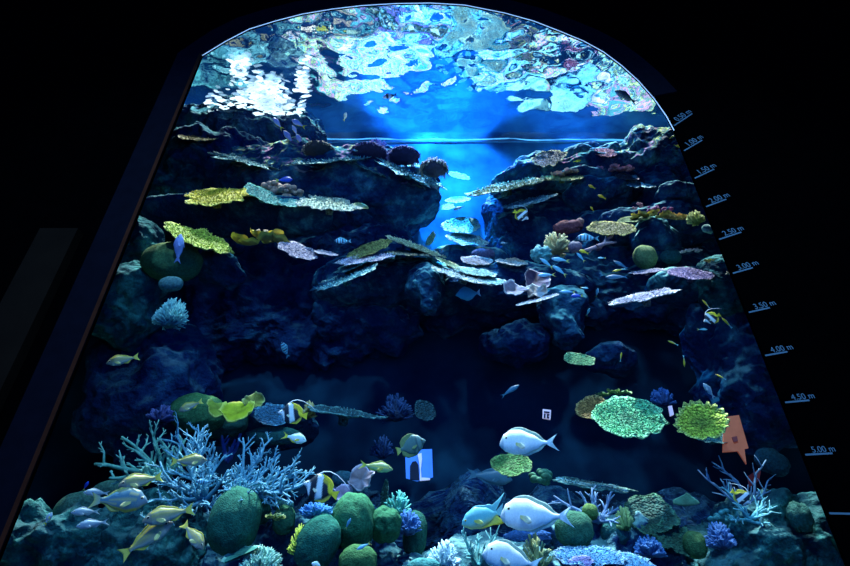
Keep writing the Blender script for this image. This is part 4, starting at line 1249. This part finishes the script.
bush('blue bottlebrush coral under the lower bannerfish', 317, 511, 5.5, 17, 6, (.03, .14, .42), (.10, .35, .75), nb=120, r=.012, seed=60)
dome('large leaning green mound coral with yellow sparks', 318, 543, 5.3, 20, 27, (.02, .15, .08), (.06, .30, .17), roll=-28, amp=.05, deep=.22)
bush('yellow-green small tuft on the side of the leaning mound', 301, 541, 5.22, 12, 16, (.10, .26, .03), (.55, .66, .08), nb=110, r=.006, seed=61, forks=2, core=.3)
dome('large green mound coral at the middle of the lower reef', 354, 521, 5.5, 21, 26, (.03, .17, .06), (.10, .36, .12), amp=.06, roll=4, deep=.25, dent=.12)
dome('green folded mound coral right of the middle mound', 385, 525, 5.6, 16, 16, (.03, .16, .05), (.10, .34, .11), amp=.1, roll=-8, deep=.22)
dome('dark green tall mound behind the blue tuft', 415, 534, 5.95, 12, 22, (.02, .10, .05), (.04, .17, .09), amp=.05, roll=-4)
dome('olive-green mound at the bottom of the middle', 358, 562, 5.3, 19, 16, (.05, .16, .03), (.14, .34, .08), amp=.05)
ruffle('pink-grey folded leather coral behind the middle mound', 361, 479, 5.8, 14, 12, (.22, .17, .20), (.55, .48, .58), waves=3, amp=.3, seed=33, hang=.3, roll=25, tilt=.7)
ruffle('lilac fold of leather coral below the banner streamer', 343, 494, 5.7, 12, 6, (.25, .2, .32), (.6, .5, .72), waves=3, amp=.3, seed=35, hang=.3, roll=-15, tilt=.5)
dome('dim round coral behind the lower bannerfish', 343, 479, 6.0, 11, 8, (.03, .09, .13), (.06, .16, .2), sub=3, amp=.05)
bush('turquoise spiky tuft right of the middle mounds', 398, 503, 5.9, 15, 12, (.03, .22, .20), (.15, .58, .48), nb=44, r=.012, seed=64, up=.1)
plate('dark upright blade behind the turquoise tuft', 385, 496, 6.0, 16, 3.5, 86, (.02, .12, .12), (.04, .2, .18), rough=.1, knobs=20, name='blade_coral')
bush('indigo-blue tuft on the dark mound', 408, 523, 5.75, 14, 12, (.015, .05, .16), (.05, .17, .42), nb=80, r=.013, seed=65, forks=3)
bush('pale teal fine tuft at the bottom left of the middle', 262, 562, 5.3, 22, 15, (.06, .24, .22), (.38, .68, .55), nb=140, r=.008, seed=66, forks=3)
ruffle('leaf-shaped teal coral with a pale edge at the bottom', 240, 556, 5.2, 18, 7, (.04, .22, .16), (.35, .68, .5), waves=2, amp=.12, seed=38, roll=32, tilt=.4, arc=(-20, 160))
bush('dim blue twig coral high in the dark middle', 396, 408, 7.0, 18, 14, (.01, .03, .09), (.025, .07, .19), nb=60, r=.015, seed=70)
plate('dim green plate in the dark middle', 425, 411, 6.9, 12, 9, -40, (.02, .09, .12), (.04, .14, .17), group=TAB)
bush('dim blue twig coral behind the batfish', 382, 447, 6.9, 12, 12, (.01, .03, .09), (.025, .07, .19), nb=50, r=.014, seed=71)
# ------------------------------------------------------------------ bottom middle and right
bush('silver-white branching tuft at the bottom middle', 444, 556, 5.3, 17, 14, (.10, .28, .38), (.62, .82, .88), nb=80, r=.011, seed=80, forks=3)
dome('smooth turquoise dome at the bottom edge of the middle', 424, 568, 5.2, 17, 9, (.05, .26, .24), (.15, .5, .42), amp=.05)
staghorn('teal upright antler coral left of the lowest white fish', (476, 566, 5.5), [(462, 531, 5.45), (478, 534, 5.6), (484, 546, 5.5), (497, 533, 5.7), (470, 548, 5.3), (508, 545, 5.7)], .022, (.04, .24, .26), (.30, .68, .66), subs=6, seed=44, depth=1)
bush('olive-tipped branching coral right of the lowest white fish', 536, 553, 5.35, 18, 17, (.06, .18, .10), (.5, .56, .25), nb=44, r=.013, seed=81, forks=2)
plate('big sky-blue table coral at the bottom edge', 588, 556, 5.2, 36, 10, -2, (.07, .32, .62), (.35, .68, .95), rough=.2, knobs=520, lobes=10, group=TAB, cup=.05)
plate('right-hand sky-blue table coral at the bottom edge', 620, 562, 5.1, 30, 9, -3, (.06, .30, .60), (.33, .66, .95), rough=.2, knobs=420, lobes=10, group=TAB, cup=.05)
plate('small violet table coral on the sky-blue one', 580, 562, 5.05, 13, 5, 8, (.14, .16, .48), (.35, .38, .75), rough=.25, knobs=160, group=TAB)
dome('green boulder coral below the forked blue coral', 574, 529, 5.5, 19, 17, (.04, .15, .07), (.12, .30, .14), amp=.05)
dome('blue-violet low coral behind the white fish', 528, 537, 5.8, 24, 7, (.03, .09, .32), (.08, .22, .6), amp=.12)
staghorn('forked lavender-blue antler coral at the lower right', (599, 522, 5.7), [(595, 492, 5.7), (602, 515, 5.6), (611, 492, 5.7), (568, 513, 5.6), (580, 492, 5.7), (554, 496, 5.7), (618, 508, 5.6), (592, 488, 5.7), (614, 521, 5.4)], .021, (.08, .16, .34), (.36, .56, .75), subs=5, sublen=.36, seed=47, depth=1)
dome('dark teal boulder coral under the lavender antlers', 615, 533, 5.7, 14, 12, (.02, .12, .12), (.05, .24, .2), amp=.06)
dome('yellow-green small coral behind the lavender antlers', 590, 512, 5.65, 8, 8, (.10, .22, .03), (.28, .42, .08), sub=3, amp=.1)
plate('dark green round fan coral at the lower right', 650, 517, 5.75, 27, 19, -4, (.03, .13, .10), (.08, .26, .16), rough=.15, lobes=9, knobs=30, cup=.2, group=TAB)
bush('yellow-green fringe at the left rim of the dark fan', 624, 518, 5.6, 9, 12, (.10, .22, .06), (.36, .5, .18), nb=40, r=.02, seed=85)
bush('violet-blue tuft below the dark fan', 648, 547, 5.5, 15, 10, (.02, .06, .18), (.08, .22, .48), nb=90, r=.014, seed=86, forks=3)
plate('dull green leaf coral right of the dark fan', 672, 538, 5.6, 22, 13, -30, (.03, .14, .09), (.07, .24, .14), rough=.3, knobs=30, lobes=12, group=TAB)
ruffle('upright grey-green leaf coral by the right reef', 686, 505, 5.7, 12, 11, (.05, .17, .10), (.14, .32, .18), waves=2, amp=.15, seed=52, roll=-20, tilt=.8, arc=(30, 200))
dome('olive round coral at the bottom right', 695, 545, 5.5, 11, 13, (.06, .16, .03), (.14, .28, .07), amp=.05)
bush('violet-blue fuzzy coral at the bottom right', 719, 536, 5.4, 14, 13, (.02, .06, .18), (.09, .22, .48), nb=120, r=.011, seed=90, forks=3)
knobby('teal lumpy coral behind the fuzzy violet one', 723, 515, 5.6, 12, 8, (.03, .17, .18), (.10, .38, .36), 18, 21)
staghorn('turquoise branching coral around the small bannerfish', (748, 520, 5.5), [(735, 500, 5.5), (770, 523, 5.3), (777, 506, 5.5), (765, 498, 5.6), (772, 512, 5.45), (731, 520, 5.4), (722, 487, 5.5), (745, 507, 5.45)], .018, (.05, .30, .36), (.35, .75, .78), subs=6, seed=54, depth=1)
staghorn('grey-blue bare branches reaching up above the small bannerfish', (752, 512, 5.8), [(698, 470, 5.8), (712, 462, 5.9), (760, 490, 5.6), (723, 482, 5.6), (766, 460, 5.9), (730, 474, 5.9), (771, 478, 5.8)], .018, (.06, .16, .32), (.35, .55, .7), subs=5, sublen=.3, seed=57, depth=1)
dome('green rounded bommie at the lower right corner', 800, 517, 5.5, 11, 14, (.03, .13, .10), (.12, .32, .22), amp=.12)
dome('dull teal plate-like lump high at the lower right', 772, 462, 6.2, 16, 12, (.03, .11, .16), (.06, .17, .2), roll=-35, amp=.08)
# ------------------------------------------------------------------ fish
SF, BF, SN, SV = 'white surgeonfish', 'bannerfish', 'yellow-lined snappers', 'small silver fish'
fish('surgeon', 'white surgeonfish highest of the pale group, swimming left', 529, 443, 5.35, 58, 181, 8, SF)
fish('surgeon', 'white surgeonfish behind the teal angelfish, swimming left', 537, 516, 5.2, 72, 179, 6, SF)
fish('surgeon', 'white surgeonfish cut off by the bottom edge', 513, 560, 5.12, 60, 168, 20, SF)
fish('tealangel', 'teal angelfish with trailing fins, nose to the left', 484, 517, 5.3, 46, 196, 10)
fish('ghost', 'dark shadowy surgeonfish below the green round table coral', 489, 477, 6.4, 46, -7, 0)
fish('batfish', 'grey-green batfish in front of the blue door reflection', 411, 446, 6.0, 31, 20, 15)
fish('olive', 'olive fish with a yellow stripe swimming right in the middle', 376, 467, 5.6, 34, -9, 5, cat='fish')
fish('banner', 'large bannerfish nose left above the blue bottlebrush coral', 321, 489, 5.2, 37, 160, 0, BF)
fish('banner', 'bannerfish beside the blue pitted table coral', 293, 414, 5.5, 29, 172, 0, BF)
fish('banner', 'small bannerfish among the turquoise branches at the right', 741, 497, 5.15, 20, -38, 0, BF)
fish('banner', 'tiny bannerfish in the dark hollow right of the blue gap', 521, 215, 6.6, 17, -28, 20, BF)
fish('banner', 'tiny bannerfish by the 3.50 mark among yellow wrasses', 712, 318, 5.5, 17, 205, 20, BF)
fish('pearl', 'pearl-white fish with a yellow tail under the upper bannerfish', 294, 438, 5.6, 25, -14, 10)
fish('striped', 'pale striped fish alone in the dark left middle', 285, 350, 5.8, 17, 115, 25)
fish('bw', 'black and white fish just under the ripples at the top', 390, 96, 6.4, 15, 192, 0)
fish('pearl', 'tiny pale fish against the blue at the top left of the beam', 345, 117, 6.6, 9, 70, 30)
PB = 'five powder blue surgeonfish in a huddle'
fish('powder', 'powder blue surgeonfish at the left of the huddle of five, uppermost left', 278, 124, 6.4, 15, 128, 0, PB)
fish('powder', 'powder blue surgeonfish at the top right of the huddle of five', 299, 124, 6.4, 16, 152, 0, PB)
fish('powder', 'middle powder blue surgeonfish in the huddle of five', 295, 131, 6.5, 12, 115, 0, PB)
fish('powder', 'lowest left powder blue surgeonfish of the huddle of five', 289, 138, 6.35, 17, 125, 0, PB)
fish('powder', 'lowest right powder blue surgeonfish of the huddle of five', 300, 141, 6.35, 15, 118, 0, PB)
fish('tang', 'deep blue tang by the pink knobbly coral', 284, 180, 6.0, 17, 3)
fish('lavender', 'lavender-blue fish pointing straight up before the yellow-green table', 179, 249, 5.3, 30, 82, 0)
fish('striped', 'blue striped fish in the dark left of the central stack', 343, 241, 6.0, 17, 180, 10)
fish('bw', 'tiny black and white fish upright on the big ledge', 318, 153, 6.35, 9, 88, 0)
fish('pearl', 'tiny yellow-white fish at the long purple cushion', 357, 150, 6.2, 8, 180, 0)
fish('snapper', 'dim green-yellow snapper alone at the left edge', 123, 360, 5.6, 30, 194, 0)
fish('tealround', 'round teal surgeonfish under the central plates', 468, 294, 6.05, 25, 186, 15)
fish('silver', 'small pale fish inside the blue gap', 459, 208, 6.9, 12, 200, 0)
fish('silver', 'tiny silver fish in the dark hollow', 504, 243, 6.6, 7, 180, 0)
BC = 'blue chromis around the finger coral'
fish('chromis', 'blue chromis swimming left, the upper one below the finger coral', 561, 260, 5.9, 19, 172, 0, BC)
fish('chromis', 'blue chromis leading down left with its nose at the turquoise boulder', 547, 263.5, 5.85, 17, 143, 0, BC)
fish('chromis', 'blue chromis in the middle of the trio with a yellow tail', 560, 271, 5.8, 18, 143, 0, BC)
fish('chromis', 'blue chromis swimming left just above the cup cluster', 547, 275, 5.8, 18, 183, 0, BC)
fish('chromis', 'blue chromis pointing up left by the yellow fish', 581, 257.5, 5.9, 13, 132, 0, BC)
fish('chromis', 'blue chromis off the tip of the white blade', 568, 292, 5.75, 17, 180, 0, BC)
fish('tang', 'royal blue small fish behind the chromis at the blade tip', 577, 296, 5.7, 12, 183, 0)
fish('chromis', 'small light blue chromis swimming right in open water', 584, 288, 5.7, 9, -5, 0, BC)
fish('chromis', 'small light blue chromis pointing up in open water', 597, 293, 5.7, 10, 78, 30, BC)
fish('chromis', 'tiny blue chromis lowest in the open water', 588, 312.5, 5.7, 9, 65, 40, BC)
fish('striped', 'turquoise striped fish under the yellow-rimmed table', 588, 238, 6.0, 22, 178, 0)
fish('yellow', 'yellow fish beside the mauve lump coral', 584, 252, 5.95, 10, 160, 0)
fish('chromis', 'dim blue chromis under the striped fish', 602, 258, 6.0, 9, 180, 0, BC)
fish('dusk', 'dark blue fish hovering before the lilac plate', 617, 277, 5.7, 22, 182, 0)
fish('wrasse', 'yellow slender fish above the dark blue fish', 619, 270, 5.75, 13, 192, 0)
fish('dusk', 'slender blue fish slanting down over the yellow slender fish', 621, 265, 5.75, 17, 150, 0)
YF = 'small yellow fish'
fish('yellow', 'small yellow fish by the grey-tan table at the upper right', 577, 161, 6.9, 8, 10, 0, YF)
fish('yellow', 'small yellow fish before the teal rock step, the upper one', 592, 187, 6.5, 8, 155, 0, YF)
fish('yellow', 'small yellow fish at the end of the teal rock step', 602, 197, 6.5, 9, 155, 0, YF)
fish('yellow', 'small yellow fish alone under the teal rock step', 592, 209, 6.5, 6, 125, 0, YF)
fish('wrasse', 'yellow wrasse above the tiny right bannerfish, nose up', 706, 304, 5.5, 11, 128, 0, 'yellow wrasses')
fish('wrasse', 'yellow wrasse below the tiny right bannerfish, nose up', 727, 323, 5.45, 14, 130, 0, 'yellow wrasses')
fish('chromis', 'faint blue chromis below the tiny right bannerfish', 702, 329.5, 5.7, 10, 0, 0, BC)
fish('wrasse', 'yellow wrasse hanging upright near the small green table', 621, 357, 5.7, 10, 80, 0, 'yellow wrasses')
fish('wrasse', 'curved yellow wrasse in the dark right middle', 673, 343, 5.7, 11, 155, 0, 'yellow wrasses')
fish('wrasse', 'yellow wrasse hanging straight down in the dark right middle', 684, 361, 5.65, 12, -88, 0, 'yellow wrasses')
fish('wrasse', 'small turquoise fish with a yellow tail near the right edge', 721, 377, 5.5, 11, 150, 0)
fish('silver', 'slender pale fish pointing up left near the right edge', 709, 391, 5.5, 18, 122, 0)
fish('dusk', 'thin dark fish slanting up in the dark middle', 510, 391, 6.0, 22, 32, 0)
fish('silver', 'long silver fish under the ripples at the upper right', 626, 97, 6.2, 26, 152, 0)
fish('yellow', 'tiny yellow reflection built as a fish, highest at the right window edge', 672, 137, 6.0, 6, 30, 0, YF)  # yellow reflections at the window edge, built as tiny fish
fish('yellow', 'tiny yellow reflection built as a fish, at the window edge by the 1.00 mark', 677, 146, 5.8, 7, -20, 0, YF)
# the lower left shoal
fish('snapper', 'olive-yellow snapper uppermost of the front shoal, nose down left', 141, 481, 5.2, 40, 193, 5, SN)
fish('bream', 'large blue-grey bream facing right', 119, 501, 5.15, 52, -2, 8)
fish('silver', 'small silver fish above the other two, beside the bream', 97, 493, 5.3, 24, 178, 0, SV)
fish('silver', 'small silver fish in the middle left of the bream', 86, 512, 5.2, 26, 183, 0, SV)
fish('silver', 'small silver fish lowest of three, below the bream', 93, 524, 5.15, 29, 190, 0, SV)
fish('snapper', 'big yellow-lined snapper in the middle of the front shoal, nose left', 169, 515, 5.1, 48, 195, 6, SN)
fish('snapper', 'yellow-lined snapper lowest in the shoal, climbing to the right', 147, 539, 5.12, 53, 36, 0, SN)
fish('snapper', 'snapper diving right below the blue staghorn', 193, 536, 5.08, 33, -47, 25, SN)
fish('snapper', 'small snapper facing right inside the blue staghorn', 189, 461, 5.15, 34, 1, 0, SN)
fish('striped', 'blue striped small fish inside the blue staghorn', 204, 482, 5.2, 15, 178, 15)
fish('pearl', 'pale small fish at the far left window edge', 48, 519, 5.1, 13, 70, 20)
fish('tang', 'dim blue small fish at the left of the green staghorn', 86, 486, 5.5, 9, 70, 20)
fish('snapper', 'green-brown snapper resting before the green mound', 191, 406, 5.8, 24, 205, 0, SN)
fish('chromis', 'small bright blue fish before the middle green mound', 348, 524, 5.15, 12, 65, 20)
fish('chromis', 'small blue fish with a yellow tail above the olive mound', 364, 546, 5.1, 16, 205, 10)
fish('pearl', 'pale fish peeping over the bottom edge of the middle', 318, 566, 5.08, 14, 160, 20)

# ------------------------------------------------------------------ lit doorway, orange board, small tags: glass reflections built as glowing panels
M_GLOW = mat_plain('lit_blue_reflection', (.03, .15, .6), .5, emit=(.03, .2, 1.0), estr=.6)
M_PALE = mat_plain('pale_reflection', (.6, .6, .8), .5, emit=(.55, .6, 1.0), estr=.45)
M_DARKREFL = mat_plain('dark_reflection', (.004, .01, .04), .9)
M_ORANGE = mat_plain('faded_orange_reflection', (.55, .16, .08), .6, emit=(.5, .12, .06), estr=.22)
M_RED = mat_plain('dull_red_reflection', (.25, .05, .06), .6, emit=(.25, .04, .05), estr=.08)
M_TAGREFL = mat_plain('pale_spot_reflection', (.6, .55, .7), .6, emit=(.6, .5, .65), estr=.35)
def panel(name, mat, pts, Y, parent=None, th=.02):
    a = [at(x, y, Y) for x, y in pts]
    o0 = a[0]
    mb = MB()
    n = len(a)
    for d in (0, th):
        for p in a:
            mb.v.append(p - (o0 if parent is None else Vector(parent.location)) + Vector((0, d, 0))); mb.c.append((1, 1, 1))
    mb.f.append(tuple(range(n))); mb.f.append(tuple(range(2 * n - 1, n - 1, -1)))
    for i in range(n):
        j = (i + 1) % n
        mb.f.append((i, j, j + n, i + n))
    o = mb.build(name, mat, parent, smooth=False)
    if parent is None: o.location = o0
    return o
o = panel('doorway_reflection', M_GLOW, [(405, 450), (432, 449), (433, 477), (417, 481), (406, 478)], 6.5)
tag(o, 'blue door reflected on the glass, with a dark arch, behind the batfish', 'door_reflection')
panel('arch_reflection', M_DARKREFL, [(410, 479.5), (410, 466), (412.5, 461.5), (416, 461), (418.5, 465), (419.5, 480)], 6.47, o)
panel('jamb_reflection', M_PALE, [(417.5, 454), (421.5, 453), (422, 459), (420.8, 469), (421.5, 477.5), (430, 478), (430, 479.6), (419.8, 480.6), (420, 470), (418.8, 460)], 6.46, o)
o = panel('orange_reflection', M_ORANGE, [(724, 417), (739, 415), (748.5, 448), (744.5, 449), (746.5, 464), (738, 451), (723, 452)], 5.75)  # orange and red glass reflections, set in as glowing panels
tag(o, 'faded orange reflection with a pointed foot under the flower coral', 'reflection')
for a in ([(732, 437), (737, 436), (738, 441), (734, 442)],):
    panel('reflection_mark', M_RED, a, 5.735, o, .012)
o = panel('red_reflection', M_RED, [(748, 476), (757, 470), (761, 471), (759, 481), (750, 487)], 6.1)
tag(o, 'dull red reflection behind the grey-blue branches', 'board')
o = panel('pale_spot_reflection', M_TAGREFL, [(668.5, 406), (672, 405.5), (674, 414.5), (670.5, 416)], 5.5)  # pale reflections on the glass, set in as small glowing panels
tag(o, 'small pale pink reflection beside the large green table coral', 'tag')
o = panel('square_reflection', M_TAGREFL, [(543, 409), (551, 410), (550.5, 419.5), (542.8, 418)], 6.2)
tag(o, 'small white square reflection with dark marks in the dark middle', 'tag')
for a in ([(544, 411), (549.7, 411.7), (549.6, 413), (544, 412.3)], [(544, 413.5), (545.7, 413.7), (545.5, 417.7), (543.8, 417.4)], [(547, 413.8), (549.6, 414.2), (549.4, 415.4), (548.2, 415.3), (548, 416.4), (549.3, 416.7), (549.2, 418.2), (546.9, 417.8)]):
    panel('square_reflection_mark', M_DARKREFL, a, 6.185, o, .012)

# ------------------------------------------------------------------ foam where water pours in, upper left
def foam():
    m, t, n, l, b = nodes('white_foam')
    n.remove(b)
    tl = n.new('ShaderNodeBsdfTranslucent'); df = n.new('ShaderNodeBsdfDiffuse'); mx = n.new('ShaderNodeMixShader'); mx.inputs[0].default_value = .3
    nz = n.new('ShaderNodeTexNoise'); nz.inputs['Scale'].default_value = 9
    r = n.new('ShaderNodeValToRGB'); r.color_ramp.elements[0].color = (.8, .9, 1, 1); r.color_ramp.elements[1].color = (.95, .98, 1, 1)
    g = n.new('ShaderNodeNewGeometry'); l.new(g.outputs['Position'], nz.inputs['Vector']); l.new(nz.outputs['Fac'], r.inputs[0])
    l.new(r.outputs[0], tl.inputs['Color']); l.new(r.outputs[0], df.inputs['Color'])
    l.new(tl.outputs[0], mx.inputs[1]); l.new(df.outputs[0], mx.inputs[2]); tp = n.new('ShaderNodeBsdfTransparent'); m2 = n.new('ShaderNodeMixShader'); m2.inputs[0].default_value = .4
    l.new(mx.outputs[0], m2.inputs[1]); l.new(tp.outputs[0], m2.inputs[2]); l.new(m2.outputs[0], n['Material Output'].inputs[0])
    rg = random.Random(12)
    mb = MB()
    def srf(px, py):
        d = ray(px, py); return CP + d * ((ZS - .075 - CP.z) / d.z)
    for k in range(430):
        # two bright tongues with ragged streaks between them
        u = rg.random()
        if u < .62:
            f = rg.random(); px = 256 + rg.gauss(0, 11) + 26 * f; py = 82 + 38 * f + rg.gauss(0, 5)
        elif u < .8:
            px, py = 239 + rg.gauss(0, 4), 68 + rg.gauss(0, 4)
        elif u < .9:
            px, py = 303 + rg.gauss(0, 3), 83 + rg.gauss(0, 9)
        else:
            px, py = 235 + rg.gauss(0, 22), 105 + rg.gauss(0, 8)
        if not (205 < px < 322 and 55 < py < 122): continue
        c = srf(px, py)
        if c.y < YW + .1: continue
        a = rg.uniform(-.5, .5); L = rg.uniform(.03, .13); Wd = rg.uniform(.010, .026)
        b0 = len(mb.v)
        nn = 8
        for i in range(nn):
            t = 2 * math.pi * i / nn
            x, y = math.cos(t) * L * rg.uniform(.6, 1), math.sin(t) * Wd * rg.uniform(.6, 1) * 2
            mb.v.append(c + Vector((x * math.cos(a) - y * math.sin(a), x * math.sin(a) + y * math.cos(a), -.02 * rg.random()))); mb.c.append((1, 1, 1))
        mb.f.append(tuple(b0 + i for i in range(nn)))
    o = mb.build('foam', m, smooth=False)
    tag(o, 'white splashing foam on the water surface at the upper left', 'foam', kind='stuff')
foam()
